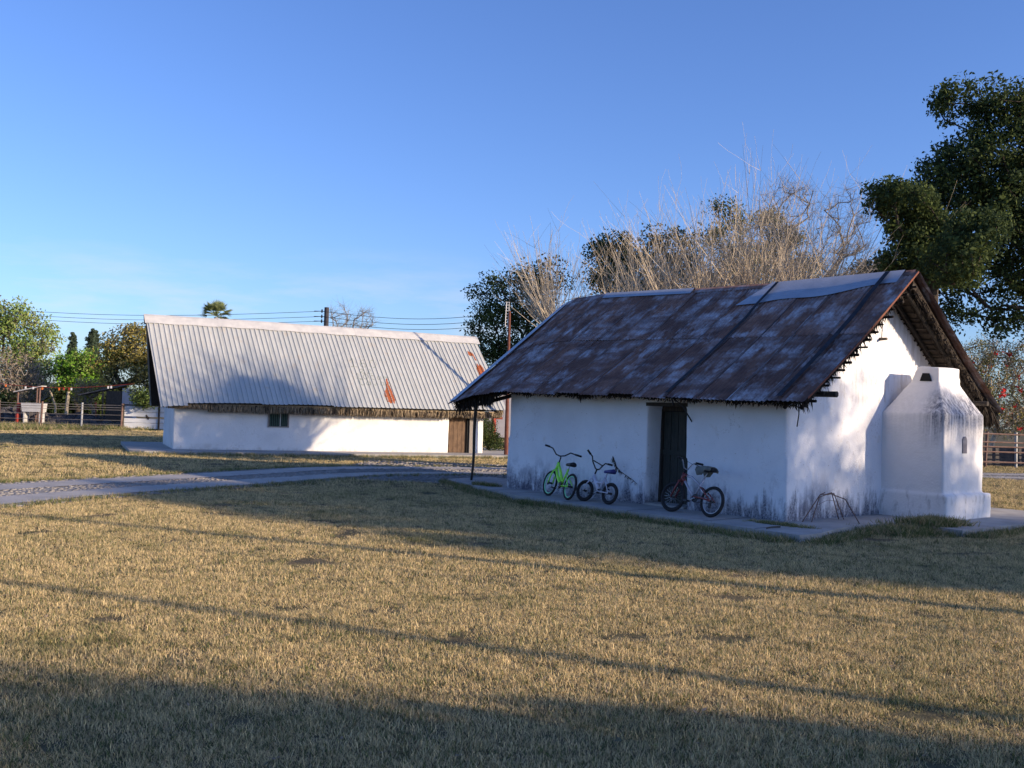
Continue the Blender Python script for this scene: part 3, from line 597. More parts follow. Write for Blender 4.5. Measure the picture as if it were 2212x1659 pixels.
m = MB(); m.box((-.2, -.30, 1.40), (10.7, -.10, 1.56)); m.build('thatch_bundle', M['thatch'], HB)
# window with green bars
wf = MB(); wf.box((2.86, -.025, .84), (2.91, .03, 1.40)); wf.box((3.49, -.025, .84), (3.54, .03, 1.40)); wf.box((2.91, -.025, .84), (3.49, .03, .875)); win = wf.build('window', M['greybord'], HB)
m = MB(); m.box((2.91, -.006, .875), (3.49, -.002, 1.40)); m.build('pane', M['black'], win)
for k in range(9):
    m = MB(); x = 2.93+k*.062; m.box((x, -.022, .875), (x+.034, -.008, 1.40)); m.build('bar', M['shutpale'] if k in (5,) else M['shutter'], win)
# door
m = MB(); m.box((9.08, .13, .1), (9.72, .16, 1.5)); dl = m.build('door', M['doorbrown'], HB)
for k in range(4):
    m = MB(); m.box((9.085+k*.158, .112, .11), (9.235+k*.158, .129, 1.5)); m.build('plank', M['doorbrown'], dl)
m = MB(); m.box((9.72, .05, .1), (9.80, .2, 1.5), 0); m.build('dark_door_strip', M['black'], HB)  # plain black strip between the door leaf and the jamb
m = MB(); m.box((9.80, .0, .1), (9.99, .2, 1.5)); m.build('door_jamb', M['greybord'], HB)
m = MB(); m.box((9.03, .30, .0), (10.0, .36, 1.6)); m.build('door_recess', M['black'], HB)

# ------------------------------------------------------------------ bicycles
def bike_root(px, py, qx, qy, lean, label):
    F = G(px, py, .1); R = G(qx, qy, .1); u = R-F; rz = math.atan2(u.y, u.x)
    e = empty('bicycle', F, rz, label, 'bicycle', 'bicycles leaning on the shaded wall'); e.rotation_euler = (-lean, 0, rz); return e
# local frame: x towards rear wheel, y away from camera (towards wall), z up in the bike plane
def wheel(root, x, z, R, tr, rim, tyre_w=.024, turn=0, spokes=20, name='wheel'):
    ax = (math.cos(turn), math.sin(turn), 0); az = (0, 0, 1); ay = (-math.sin(turn), math.cos(turn), 0); c_ = Vector((x, 0, z)); ax = Vector(ax); ay = Vector(ay)
    m = MB(); m.tube([c_-ay*.045, c_+ay*.045], .018, 8); hub = m.build('wheel', M['bblack'], root)
    m = MB(); m.ring(c_, ax, az, R-tyre_w, tyre_w, 36, 8); m.build('tyre', M['tyre'], hub, True)
    m = MB(); m.ring(c_, ax, az, R-tyre_w*2-.004, .009, 36, 6); m.build('rim', rim, hub, True)
    m = MB()
    for k in range(spokes):
        a = 2*PI*k/spokes; b = a+(.35 if k % 2 else -.35); m.tube([c_+ay*(.03 if k % 4 < 2 else -.03)+(ax*math.cos(b)+Vector(az)*math.sin(b))*.018, c_+(ax*math.cos(a)+Vector(az)*math.sin(a))*(R-tyre_w*2-.006)], .0012, 3, cap=False)
    m.build('spokes', M['steel'], hub)
def part(root, name, mat, fn, smooth=True):
    m = MB(); fn(m); return m.build(name, mat, root, smooth)
def saddle(root, xf, xr, z, mat, wd_=.075):
    m = MB(); n_ = 10; vs = []; rows = 8
    for i in range(rows+1):
        t = i/rows; x = xf+(xr-xf)*t; wdt = wd_*(.28+.72*(t**1.6))*(1 if t < .95 else .8); th = .028+.022*t
        for k in range(n_):
            a = 2*PI*k/n_; vs.append((x, wdt*math.cos(a), z+.012*t+th*math.sin(a)*(1 if math.sin(a) > 0 else .7)))
    m.add(vs, [(i*n_+k, i*n_+(k+1) % n_, (i+1)*n_+(k+1) % n_, (i+1)*n_+k) for i in range(rows) for k in range(n_)]+[tuple(range(n_))[::-1], tuple(range(rows*n_, rows*n_+n_))])
    return m.build('saddle', mat, root, True)
def crank(root, x, z, r=.05, guard=None):
    part(root, 'chainring', guard or M['bblack'], lambda m: (m.tube([(x, -.03, z), (x, -.022, z)], r, 18)), False)
    cr_ = part(root, 'crank', M['steel'], lambda m: (m.tube([(x, -.05, z), (x-.10, -.05, z-.06)], .008, 6), m.tube([(x, .05, z), (x+.10, .05, z+.06)], .008, 6), m.tube([(x, -.05, z), (x, .05, z)], .012, 6)))
    part(cr_, 'pedal', M['bblack'], lambda m: m.box((x-.135, -.13, z-.075), (x-.065, -.055, z-.05)), False)
    part(cr_, 'pedal', M['bblack'], lambda m: m.box((x+.065, .055, z+.05), (x+.135, .13, z+.075)), False)
def chain(root, xb, zb, xr, zr, r1=.05, r2=.03):
    part(root, 'chain', M['bblack'], lambda m: (m.tube([(xb, -.026, zb+r1), (xr, -.026, zr+r2)], .004, 4), m.tube([(xb, -.026, zb-r1), (xr, -.026, zr-r2)], .004, 4)))
zb = lambda x, y: ((1680+x/6.703)*.6777, (1400+y/6.703)*.6777)
zc = lambda x, y: ((2050+x/6.913)*.6777, (1430+y/6.913)*.6777)
LN = math.radians(13)
# green step-through
B = bike_root(*zb(470, 1215), *zb(905, 1312), LN, 'neon green step-through bicycle, leftmost of the three against the wall')
N_ = M['neon']
wheel(B, -.08, .235, .235, .022, M['neonrim'], .022, turn=.10); wheel(B, .76, .235, .235, .022, M['neonrim'], .022)
part(B, 'fork', N_, lambda m: [m.tube([(-.08, y, .235), (-.04, y, .36), (.02, y*.9, .48)], .015, 7) for y in (-.045, .045)]+[m.tube([(.02, -.045, .48), (.02, .045, .48)], .013, 6)])
part(B, 'frame', N_, lambda m: (m.tube([(.02, 0, .47), (.08, 0, .63)], .028, 9), m.tube([(.07, 0, .60), (.20, 0, .50), (.42, 0, .27)], .027, 9), m.tube([(.04, 0, .50), (.18, 0, .36), (.38, 0, .22)], .027, 9),
     m.tube([(.39, 0, .22), (.53, 0, .53)], .019, 8), m.tube([(.24, 0, .47), (.27, 0, .30)], .009, 6),
     [m.tube([(.39, y*.6, .22), (.76, y, .235)], .010, 6) for y in (-.05, .05)], [m.tube([(.50, y*.3, .46), (.76, y, .235)], .009, 6) for y in (-.05, .05)], m.tube([(.39, -.035, .22), (.39, .035, .22)], .022, 8)))
part(B, 'stem', M['bblack'], lambda m: (m.tube([(.08, 0, .63), (.11, 0, .72)], .012, 7), m.tube([(.11, 0, .72), (.06, 0, .75)], .012, 7)))
hb = part(B, 'handlebar', M['bblack'], lambda m: m.tube([(.03, -.24, .865), (.05, -.17, .85), (.05, -.08, .76), (.06, 0, .745), (.08, .08, .77), (.13, .16, .845), (.24, .22, .83)], .012, 8))
part(hb, 'grip', M['bblack'], lambda m: m.tube([(-.04, -.29, .875), (.03, -.23, .865)], .018, 8)); part(hb, 'grip', M['bblack'], lambda m: m.tube([(.22, .21, .832), (.34, .28, .82)], .018, 8))
part(B, 'seat_post', M['steel'], lambda m: m.tube([(.52, 0, .51), (.56, 0, .60)], .011, 7)); saddle(B, .42, .70, .605, M['bblack'])
crank(B, .39, .22, .055); chain(B, .39, .22, .76, .235); part(B, 'chain_guard', M['bblack'], lambda m: m.prism([(.36, .27), (.45, .30), (.46, .22), (.38, .15)], 1, -.045, -.036), False)
part(B, 'kickstand', M['steel'], lambda m: m.tube([(.45, .04, .22), (.50, .12, .03)], .007, 6)); part(B, 'front_hub_guard', M['bblack'], lambda m: m.tube([(-.08, -.05, .235), (-.08, -.04, .235)], .04, 10))
# small white bicycle
B = bike_root(*zb(1215, 1325), *zb(1760, 1400), LN, 'small white bicycle with high black handlebars and blue saddle, in the middle of three')
N_ = M['bwhite']
wheel(B, -.03, .185, .188, .022, M['bblack'], .026, turn=.15); wheel(B, .60, .185, .188, .022, M['bblack'], .026)
part(B, 'fork', N_, lambda m: [m.tube([(-.03, y, .185), (.04, y, .32), (.11, y*.8, .40)], .011, 7) for y in (-.045, .045)]+[m.tube([(.11, -.04, .40), (.11, .04, .40)], .013, 6)])
part(B, 'frame', N_, lambda m: (m.tube([(.11, 0, .39), (.14, 0, .49)], .021, 9), m.tube([(.13, 0, .45), (.31, 0, .21)], .033, 9), m.tube([(.17, 0, .38), (.24, 0, .35), (.40, 0, .35)], .018, 9),
     m.tube([(.31, 0, .20), (.43, 0, .49)], .014, 8), [m.tube([(.31, y*.6, .20), (.60, y, .185)], .010, 6) for y in (-.05, .05)], [m.tube([(.41, y*.3, .44), (.60, y, .185)], .009, 6) for y in (-.05, .05)]))
part(B, 'stem', M['bblack'], lambda m: m.tube([(.14, 0, .49), (.17, 0, .58)], .014, 7))
hb = part(B, 'handlebar', M['bblack'], lambda m: (m.tube([(.17, -.24, .81), (.20, -.19, .76), (.19, -.15, .68), (.18, -.05, .58), (.17, 0, .57), (.18, .04, .58), (.16, .12, .66), (.17, .16, .71), (.20, .22, .71)], .012, 8), m.tube([(.19, -.14, .70), (.17, 0, .68), (.16, .12, .66)], .010, 6)))
part(hb, 'grip', M['bblack'], lambda m: m.tube([(.15, -.28, .85), (.18, -.22, .79)], .018, 8)); part(hb, 'grip', M['bblack'], lambda m: m.tube([(.19, .20, .712), (.23, .28, .71)], .018, 8))
part(B, 'seat_post', M['steel'], lambda m: m.tube([(.425, 0, .48), (.45, 0, .53)], .011, 7)); saddle(B, .37, .60, .54, M['blue'], .07)
crank(B, .33, .20, .04); chain(B, .33, .20, .60, .185, .04, .02); part(B, 'kickstand', M['steel'], lambda m: m.tube([(.30, -.04, .16), (.27, -.10, .03)], .006, 6))
# red and silver suspension bicycle
B = bike_root(*zc(660, 1400), *zc(1490, 1520), LN, 'red and silver sprung-frame bicycle with a cloth over its saddle, standing across the doorway')
wheel(B, -.07, .24, .24, .022, M['bblack'], .027, turn=.12); wheel(B, .78, .24, .24, .022, M['steel'], .027)
part(B, 'fork', M['bred'], lambda m: [m.tube([(-.07, y, .24), (.0, y, .40), (.05, y*.9, .52)], .015, 7) for y in (-.05, .05)]+[m.tube([(.04, -.05, .50), (.04, .05, .50)], .02, 6)])
part(B, 'frame', M['bsilver'], lambda m: (m.tube([(.11, 0, .60), (.26, 0, .585), (.38, 0, .52), (.50, 0, .44)], .019, 9), m.tube([(.09, 0, .54), (.20, 0, .44), (.35, 0, .27)], .019, 9), m.tube([(.40, 0, .30), (.53, 0, .58)], .016, 8)))
part(B, 'head_tube', M['bred'], lambda m: (m.tube([(.05, 0, .50), (.08, 0, .64)], .026, 9), m.tube([(.07, 0, .60), (.16, 0, .60)], .024, 8), m.tube([(.07, 0, .55), (.13, 0, .51)], .024, 8)))
part(B, 'swing_arm', M['bred'], lambda m: ([m.tube([(.40, y*.6, .28), (.62, y, .27), (.78, y, .24)], .014, 7) for y in (-.055, .055)], [m.tube([(.50, y*.4, .44), (.66, y, .34), (.78, y, .24)], .012, 7) for y in (-.055, .055)]))
part(B, 'shock', M['steel'], lambda m: m.tube([(.48, 0, .44), (.60, 0, .33)], .022, 8))
part(B, 'stem', M['bblack'], lambda m: m.tube([(.08, 0, .64), (.10, 0, .72)], .015, 7))
hb = part(B, 'handlebar', M['steel'], lambda m: m.tube([(.13, -.16, .835), (.115, -.11, .80), (.10, -.05, .71), (.10, .0, .70), (.10, .05, .71), (.115, .11, .80), (.13, .16, .835)], .012, 8))
part(hb, 'grip', M['bblack'], lambda m: m.tube([(.17, -.28, .84), (.13, -.16, .835)], .018, 8)); part(hb, 'grip', M['bblack'], lambda m: m.tube([(.13, .16, .835), (.17, .28, .84)], .019, 8))
part(B, 'brake_lever', M['bblack'], lambda m: m.tube([(.14, .13, .81), (.20, .22, .79)], .007, 5)); part(B, 'brake_cable', M['wire'], lambda m: (m.tube([(.12, .12, .80), (.0, .0, .86), (-.08, -.05, .72), (-.02, -.04, .55)], .003, 4), m.tube([(.12, -.12, .81), (-.10, -.12, .68), (-.04, -.06, .50)], .003, 4)))
part(B, 'seat_post', M['steel'], lambda m: m.tube([(.52, 0, .56), (.57, 0, .68)], .012, 7)); saddle(B, .42, .70, .71, M['bblack'])
def rag(m):
    n_ = 9
    vs = []; 
    for i in range(7):
        x = .39+.31*i/6
        for k in range(n_):
            t = (k/(n_-1)-.5)*2; drop = max(0, abs(t)-.4)*(.24 if .06 < i/6 < .6 else .10); vs.append((x+.01*math.sin(k*2+i), .085*max(-1, min(1, t*1.8))+random.uniform(-.006, .006), .765-drop+random.uniform(-.006, .006)-.02*abs(i/6-.5)))
    m.add(vs, [(i*n_+k, i*n_+k+1, (i+1)*n_+k+1, (i+1)*n_+k) for i in range(6) for k in range(n_-1)])
rg = part(B, 'cloth_cover', M['rag'], rag); md = rg.modifiers.new('solid', 'SOLIDIFY'); md.thickness = .01
crank(B, .43, .26, .065); chain(B, .43, .26, .78, .24, .06, .035); part(B, 'rear_derailleur', M['bblack'], lambda m: m.box((.76, -.05, .13), (.80, -.03, .22)), False)

# ------------------------------------------------------------------ wire stand, weeds near gable
e = a2w(.2, .7, .1); ws = empty('wire_stand', e, TH1, 'bent rusty wire stand frame in front of the sunlit gable wall', 'wire stand')
zt = .40
for q, (f0, tp, f1) in enumerate((((-.06, -.48, 0), (-.0, -.12, zt), (.02, -.02, zt+.03)), ((.02, -.36, 0), (.04, -.2, zt-.03), (.06, .05, zt+.02)), ((-.03, .46, 0), (.06, .10, zt+.03), (.05, -.1, zt)), ((.02, .52, 0), (.06, .16, zt+.02), (.05, .0, zt)), ((.50, .16, 0), (.22, .22, zt-.06), (.06, .12, zt)))):
    m = MB(); m.tube([Vector(p) for p in (f0, tuple(f0[i]*.45+tp[i]*.55 for i in range(3)), tp, f1)], .008, 6); m.build('bent_rod', M['piperust'], ws)
m = MB(); m.tube([(.0, -.12, zt), (.05, .05, zt+.01), (.06, .16, zt)], .005, 5); m.tube([(.0, -.2, zt*.6), (.05, .0, zt*.8), (.1, .2, zt*.75)], .003, 4); m.build('cross_wire', M['piperust'], ws)
m = MB(); m.tube([(0, 0, .0), (.02, -.25, .012), (.03, -.42, .008)], .012, 5); o = m.build('fallen_stick', M['wooddark']); o.location = a2w(.42, -.75, .11); o.rotation_euler = (0, 0, TH1+.1); tag(o, 'dark stick lying on the concrete apron by the house corner', 'stick')

# ------------------------------------------------------------------ trees
def skeleton(tips, base, top, trunk_k=8, seg=.5, wob=.08):
    P = []; par = []
    for i in range(trunk_k):
        t = i/(trunk_k-1); P.append(Vector(base).lerp(Vector(top), t)+Vector((random.gauss(0, wob), random.gauss(0, wob), 0))*(1 if i else 0)); par.append(i-1)
    arr = [np.array(p) for p in P]; root = arr[0]; depth = [0]
    for i in range(1, len(arr)): depth.append(depth[-1]+np.linalg.norm(arr[i]-arr[i-1]))
    tips = sorted(tips, key=lambda t: np.linalg.norm(np.array(t)-np.array(top))); ends = []
    for t in tips:
        t = np.array(t); A = np.array(arr); dd = np.linalg.norm(A-t, axis=1); pen = dd+.22*np.array(depth)+2.5*np.maximum(0, A[:, 2]-t[2]+.1)*.35
        pen[:max(1, trunk_k//3)] += 50; j = int(np.argmin(pen)); d = dd[j]; k = max(1, int(d/seg)); a = arr[j]; side = np.cross(t-a, rng.normal(size=3)); side = side/(np.linalg.norm(side)+1e-9)*d*.10
        prev = j
        for q in range(1, k+1):
            s_ = q/k; p = a+(t-a)*s_+side*math.sin(PI*s_)+np.array([0, 0, -.06*d*math.sin(PI*s_)])+rng.normal(size=3)*.02*d*(q < k)
            arr.append(p); par.append(prev); depth.append(depth[prev]+d/k); prev = len(arr)-1
        ends.append(prev)
    cnt = np.zeros(len(arr))
    for e_ in ends:
        q = e_
        while q >= 0: cnt[q] += 1; q = par[q]
    return arr, par, cnt, ends
def skel_mesh(mb, sk, r_tip, power, rmax, flare=1.25):
    arr, par, cnt, _ = sk; rad = np.minimum(rmax, r_tip*np.maximum(cnt, 1)**power)
    for i in range(1, len(arr)):
        j = par[i]; r0, r1 = rad[j], rad[i]
        if cnt[j] > 3*cnt[i]: r0 = min(r0, r1*1.6)
        if j == 0: r0 *= flare
        n_ = 9 if r1 > .1 else 6 if r1 > .03 else 4 if r1 > .012 else 3
        mb.tube([arr[j], arr[i]], [r0, r1], n_, cap=False)
def ell_tips(ells, n_):
    out = []; wts = np.array([e[3] if len(e) > 3 else e[1][0]*e[1][2] for e in ells], float); wts /= wts.sum()
    for k in rng.choice(len(ells), n_, p=wts):
        c_, r = ells[k][0], ells[k][1]; v = rng.normal(size=3); v /= np.linalg.norm(v); v *= rng.uniform(.25, 1)**.5; out.append(np.array(c_)+v*np.array(r))
    return out
def leafy(name, label, cat, base, top, ells, ntip, per, spread, size, mats, r_tip=.012, power=.42, rmax=.3, bark='bark', group=None, wts=None, seg=.5):
    e = empty(name, base, 0, label, cat, group); b = np.array(base)
    tips = ell_tips(ells, ntip); sk = skeleton([t-b for t in tips], (0, 0, -.1), Vector(top)-Vector(base), seg=seg); m = MB(); skel_mesh(m, sk, r_tip, power, rmax); m.build('trunk', M[bark], e, True)
    tp = np.array([sk[0][i] for i in sk[3]]); V4 = leaves(tp, per, rng.uniform(.6, 1.25, len(tp))*spread, size)
    cm = rng.choice(len(mats), len(tp), p=wts); mi = np.repeat(cm, per); flip = rng.random(len(mi)) < .25; mi[flip] = rng.integers(0, len(mats), flip.sum())
    quads('crown', V4, [M[q] for q in mats], mi, e); return e
def E(px, py, Y, rpx, rpy, ry=None):      # ellipsoid of a crown lobe: centre from view at depth Y, radii in metres
    c_ = W(px, py, Y); rx = rpx/FPX*Y; rz_ = rpy/FPX*Y; return (tuple(c_), (rx, ry if ry else max(rx, .8), rz_))
# big dark tree at right
Y0 = 38
leafy('shade_tree', 'tall dark evergreen tree towering behind the rusty-roofed house at the right edge', 'tree', (23.6, 39.6, 0), (22.6, 39.4, 9),
      [E(2120, 218, Y0, 110, 36, 2.2), E(2060, 215, Y0, 55, 24, 1), E(2190, 250, Y0, 110, 45, 1.5), E(2150, 360, Y0, 120, 100, 2.2), E(2060, 385, Y0, 80, 75, 1.6), E(2010, 440, Y0+.5, 60, 40, 1.4), E(2080, 500, Y0, 130, 90, 2.5), E(2220, 480, Y0, 120, 140, 2.8), E(2020, 560, Y0+.5, 70, 45, 1.6), E(2120, 600, Y0+1, 120, 45, 2), E(2290, 400, Y0, 130, 200, 3), E(2200, 690, Y0+.5, 80, 40, 1.8), E(2080, 680, Y0+1, 60, 30, 1.4), E(2350, 620, Y0, 120, 120, 3)],
      900, 80, .62, .16, ['leafdark', 'leafdark2'], .012, .47, .45, wts=[.7, .3], seg=.6)
leafy('shade_tree', 'smaller dark leafy tree just behind the gable, left of the tallest tree', 'tree', (10.6, 24.2, 0), (10.3, 24.2, 4.2),
      [E(1955, 435, 24.2, 70, 38, .9), E(1915, 405, 24.2, 30, 22, .6), E(1990, 500, 24.4, 70, 40, .9), E(1960, 560, 24.4, 60, 30, .9), E(2030, 580, 24.2, 60, 30, .8), E(2075, 560, 21.6, 60, 55, 1.0), E(2100, 500, 21.8, 50, 40, .9)], 300, 85, .33, .10, ['leafdark', 'leafdark2'], .010, .44, .2, seg=.35)
# dark evergreens behind the bare trees
for bx, Yb, els, lb, mats_ in (
    (1130, 46, [E(1110, 640, 46, 95, 55), E(1060, 720, 46, 55, 70), E(1170, 600, 46, 60, 38), E(1140, 760, 46, 80, 100)], 'dark bushy evergreen tree showing between the two houses behind the red pole', ['leafdark', 'leafdark2', 'leafdark']),
    (1340, 44, [E(1330, 530, 44, 34, 26, 1.2), E(1365, 560, 44, 40, 30, 1.2), E(1310, 590, 44, 45, 40, 1.4), E(1370, 630, 44, 50, 40, 1.4), E(1295, 545, 44, 20, 16, 1)], 'dark round tree behind the bare shoots, left of centre over the rusty ridge', ['leafdark', 'leafdark2', 'leafdark']),
    (1450, 45, [E(1465, 518, 45, 30, 18, 1.2), E(1490, 560, 45, 40, 30, 1.2), E(1430, 570, 45, 45, 30, 1.4), E(1408, 518, 45, 24, 16, 1), E(1480, 620, 45, 60, 35, 1.4), E(1420, 620, 45, 40, 30, 1.4)], 'olive green tree behind the bare shoots in the middle of the rusty ridge', ['leafdark2', 'leafgrey', 'leafdark']),
    (1580, 48, [E(1560, 455, 48, 30, 16, 1.2), E(1590, 480, 48, 36, 24, 1.2), E(1540, 510, 48, 34, 26, 1.4), E(1600, 550, 48, 40, 34, 1.4), E(1560, 600, 48, 50, 40, 1.4), E(1620, 610, 48, 40, 34, 1.4)], 'grey-green tree rising highest behind the bare shoots', ['leafgrey', 'leafdark2', 'leafdark']),
    (1680, 50, [E(1660, 480, 50, 26, 22, 1.2), E(1690, 520, 50, 34, 26, 1.2), E(1655, 560, 50, 30, 34, 1.4), E(1720, 590, 50, 45, 36, 1.4)], 'thin grey-leaved tree behind the bare shoots right of the highest one', ['leafgrey', 'leafgrey', 'leafdark2']),
    (1900, 40, [E(1885, 590, 40, 35, 22, 1), E(1850, 630, 40, 45, 30, 1), E(1960, 610, 40, 45, 30, 1)], 'low dark tree just above the bright ridge sheet beside the tall dark tree', ['leafdark', 'leafdark', 'leafdark2'])):
    bw = W(bx, 900, Yb); bw.z = 0; tp = W(bx, els[0] and 760, Yb)
    leafy('evergreen_tree', lb, 'tree', tuple(bw), tuple(tp), els, 330 if bx == 1130 else 170, 55, .62, .14, mats_, .014, .42, .25, group='leafy trees behind the rusty-roofed house')
# pollarded bare trees with pale upright shoots
def whip(mb, p, d, ln, r, k=6, n_=3, curl=.12):
    p = Vector(p); d = Vector(d).normalized(); pts = [p.copy()]; rs = [r]
    for i in range(k):
        d = (d+Vector((random.gauss(0, curl), random.gauss(0, curl), random.gauss(.05, curl*.5)))*.6).normalized(); p = p+d*ln/k; pts.append(p.copy()); rs.append(max(.0022, r*(1-(i+1)/k*.85)))
    mb.tube(pts, rs, n_, cap=False); return pts
def pollard(px, Yb, heads, nw, ln, label, lean=0, seed=1):
    bw = W(px, 900, Yb); bw.z = 0; e = empty('pollarded_tree', bw, 0, label, 'tree', None); m = MB(); tw = MB()
    m.tube([(0, 0, -.1), (.1, 0, 1.0), (.05, .1, 2.0)], [.32, .24, .22], 10)
    for hx_, hy_, hz_ in heads:
        a = Vector((.05, .1, 1.9)); b = Vector((hx_, hy_, hz_)); mid_ = a.lerp(b, .5)+Vector((random.gauss(0, .15), random.gauss(0, .15), .15)); m.tube([a, mid_, b], [.17, .12, .10], 8)
        m.blob(b, (.17, .17, .14), 8, 5, .25)
        for _ in range(nw):
            out_ = Vector((random.gauss(0, .36)+hx_*.10+lean, random.gauss(0, .42), random.uniform(.55, 1.1)))
            if random.random() < .2: out_.z *= .5
            L_ = ln*random.uniform(.45, 1.08)*(.6 if out_.z < .5 else 1); pts = whip(tw, b+Vector((random.gauss(0, .08), random.gauss(0, .08), .05)), out_, L_, random.uniform(.007, .016), 7)
            for _ in range(random.randint(2, 6)):
                i = random.randint(1, 6); dd = (pts[i]-pts[i-1]).normalized()+Vector((random.gauss(0, .5), random.gauss(0, .5), random.gauss(.1, .35))); whip(tw, pts[i], dd, L_*random.uniform(.10, .35), .0042, 4, 3, .2)
    m.build('trunk', M['barkgrey'], e, True); tag(tw.build('bare_shoots', M['barkpale'], e), kind='stuff'); return e
def heads(n_, R, z0, z1): return [(R*math.cos(2*PI*k/n_+.4)*random.uniform(.5, 1.1), R*.8*math.sin(2*PI*k/n_+.4)*random.uniform(.6, 1.1), random.uniform(z0, z1)) for k in range(n_)]
pollard(1290, 26.3, heads(7, 2.2, 3.0, 4.0), 44, 2.9, 'bare pollarded tree with pale shoots spreading over the left end of the rusty ridge', -.08)
pollard(1480, 26.2, heads(8, 1.5, 3.2, 4.2), 50, 3.5, 'bare pollarded tree with a dense fan of straw-coloured shoots over the middle of the ridge')
pollard(1650, 25.6, heads(8, 1.5, 3.3, 4.3), 46, 3.9, 'bare pollarded tree with the tallest pale shoots, right of the ridge middle', .05)
# grey leafless mesquites
def bare(name, label, px, Yb, els, ntip, tw_len, bark, rmax=.14, r_tip=.006, tws=6, group=None, size=1.0):
    bw = W(px, 900, Yb); bw.z = 0; e = empty(name, bw, 0, label, 'tree', group); b = np.array(bw); tips = ell_tips(els, ntip)
    top_ = np.mean([t for t in tips], axis=0)-b; top_[2] *= .55; sk = skeleton([t-b for t in tips], (0, 0, -.1), tuple(top_), 7, .4); m = MB(); skel_mesh(m, sk, r_tip, .48, rmax)
    for i in sk[3]:
        for _ in range(tws): whip(m, sk[0][i], Vector((random.gauss(0, 1), random.gauss(0, 1), random.gauss(.35, .7))), tw_len*random.uniform(.4, 1.1), r_tip*.6, 3, 3, .3)
    m.build('trunk', M[bark], e); return e
bare('bare_tree', 'grey leafless tree with crooked fine branches left of the tall dark tree', 1840, 33, [E(1830, 450, 33, 60, 60), E(1790, 530, 33, 80, 70), E(1850, 570, 33, 70, 50), E(1740, 590, 33, 70, 50)], 260, .55, 'barkgrey', .16, .007, 9)
bare('bare_tree', 'grey leafless tree behind the tallest pale shoots', 1700, 36, [E(1700, 440, 36, 70, 55), E(1660, 520, 36, 80, 60)], 200, .55, 'barkgrey', .14, .007, 8)
bare('bare_tree', 'small pale leafless tree just right of the dark utility pole above the metal roof', 735, 62, [E(737, 685, 62, 30, 28), E(730, 720, 62, 30, 20)], 70, .8, 'barkgrey', .15, .012, 7)
bare('bare_tree', 'thin leafless tree right of the one beside the dark utility pole', 790, 64, [E(790, 690, 64, 26, 22), E(770, 715, 64, 30, 18)], 55, .8, 'barkgrey', .15, .012, 7)
# left background trees
leafy('leafy_tree', 'large sunlit green tree with thin top at the far left edge', 'tree', tuple(G(20, 905)), tuple(W(30, 800, 62)), [E(20, 680, 62, 60, 38), E(-60, 700, 62, 80, 60), E(60, 740, 62, 70, 50), E(90, 790, 62, 55, 45), E(0, 790, 62, 90, 60)], 260, 70, .75, .19, ['leafbright', 'leafbright2', 'leafgrey'], .02, .42, .3, wts=[.5, .35, .15])
leafy('leafy_tree', 'small vivid green tree between the large green tree and the olive one', 'tree', tuple(W(170, 914, 60).xy)+(0,), tuple(W(170, 830, 60)), [E(165, 800, 60, 45, 40), E(200, 790, 60, 30, 30), E(190, 830, 60, 35, 30)], 130, 70, .6, .17, ['leaflime', 'leafbright', 'leafdark2'], .02, .42, .22, wts=[.6, .25, .15])
leafy('leafy_tree', 'yellowish olive tree touching the left end of the metal-roofed house', 'tree', tuple(W(270, 914, 55).xy)+(0,), tuple(W(272, 830, 55)), [E(255, 750, 55, 42, 38), E(295, 740, 55, 38, 50), E(275, 800, 55, 55, 40), E(232, 790, 55, 25, 40), E(320, 800, 55, 35, 50)], 200, 62, .55, .15, ['leafolive', 'leafolive2', 'leafgrey', 'leafdark2'], .02, .42, .22, wts=[.4, .3, .15, .15])
leafy('green_bush', 'dark green bush under the left roof end behind the white board fence', 'bush', tuple(W(325, 922, 52).xy)+(0,), tuple(W(325, 880, 52)), [E(322, 865, 52, 24, 22), E(300, 850, 52, 18, 16)], 50, 60, .4, .12, ['leafdark2', 'leafbright'], .015, .4, .1)
leafy('twiggy_bush', 'brown leafless bush in front of the large green tree at far left', 'bush', tuple(W(45, 915, 57).xy)+(0,), tuple(W(45, 860, 57)), [E(30, 800, 57, 55, 45), E(70, 840, 57, 45, 30)], 240, 26, .6, .10, ['leafbrown', 'leafgrey'], .018, .42, .16, bark='barkgrey')
leafy('twiggy_bush', 'low brownish bush above the rail fence between the two sheds', 'bush', tuple(W(200, 915, 56).xy)+(0,), tuple(W(200, 880, 56)), [E(200, 838, 56, 36, 20), E(180, 860, 56, 25, 20)], 110, 30, .45, .10, ['leafbrown', 'leafolive'], .015, .42, .1, bark='barkgrey')
# dark understory mass behind the fence
for px, wd_, lb in ((60, 60, 'dark undergrowth behind the small open shed'), (145, 45, 'dark undergrowth behind the rail fence below the vivid green tree'), (230, 40, 'dark undergrowth beside the lean-to shed')):
    leafy('undergrowth', lb, 'bush', tuple(W(px, 915, 66).xy)+(0,), tuple(W(px, 890, 66)), [E(px, 865, 66, wd_, 38, 2)], 130, 60, .7, .2, ['leafdark', 'leafdark2'], .02, .4, .12)
# cypress spires
for px, py, Yc, lb in ((159, 716, 92, 'narrow cypress spire above the vivid green tree, left of the pair'), (199, 708, 92, 'narrow pale cypress spire beside the olive tree'), (206, 712, 95, 'dark narrow cypress just behind the pale spire')):
    t = W(px, py, Yc); e = empty('cypress_tree', (t.x, t.y, 0), 0, lb, 'tree', 'cypress spires on the skyline'); m = MB(); m.tube([(0, 0, 0), (0, 0, t.z*.9)], [.15, .03], 6); m.build('trunk', M['bark'], e)
    cs = [(random.gauss(0, .1), random.gauss(0, .1), z) for z in np.linspace(.6, t.z-.2, 60)]; sp_ = [.62*min(1, (t.z-c_[2])/3.2)+.12 for c_ in cs]; quads('crown', leaves(cs, 90, sp_, .22), [M['cypress']], None, e)
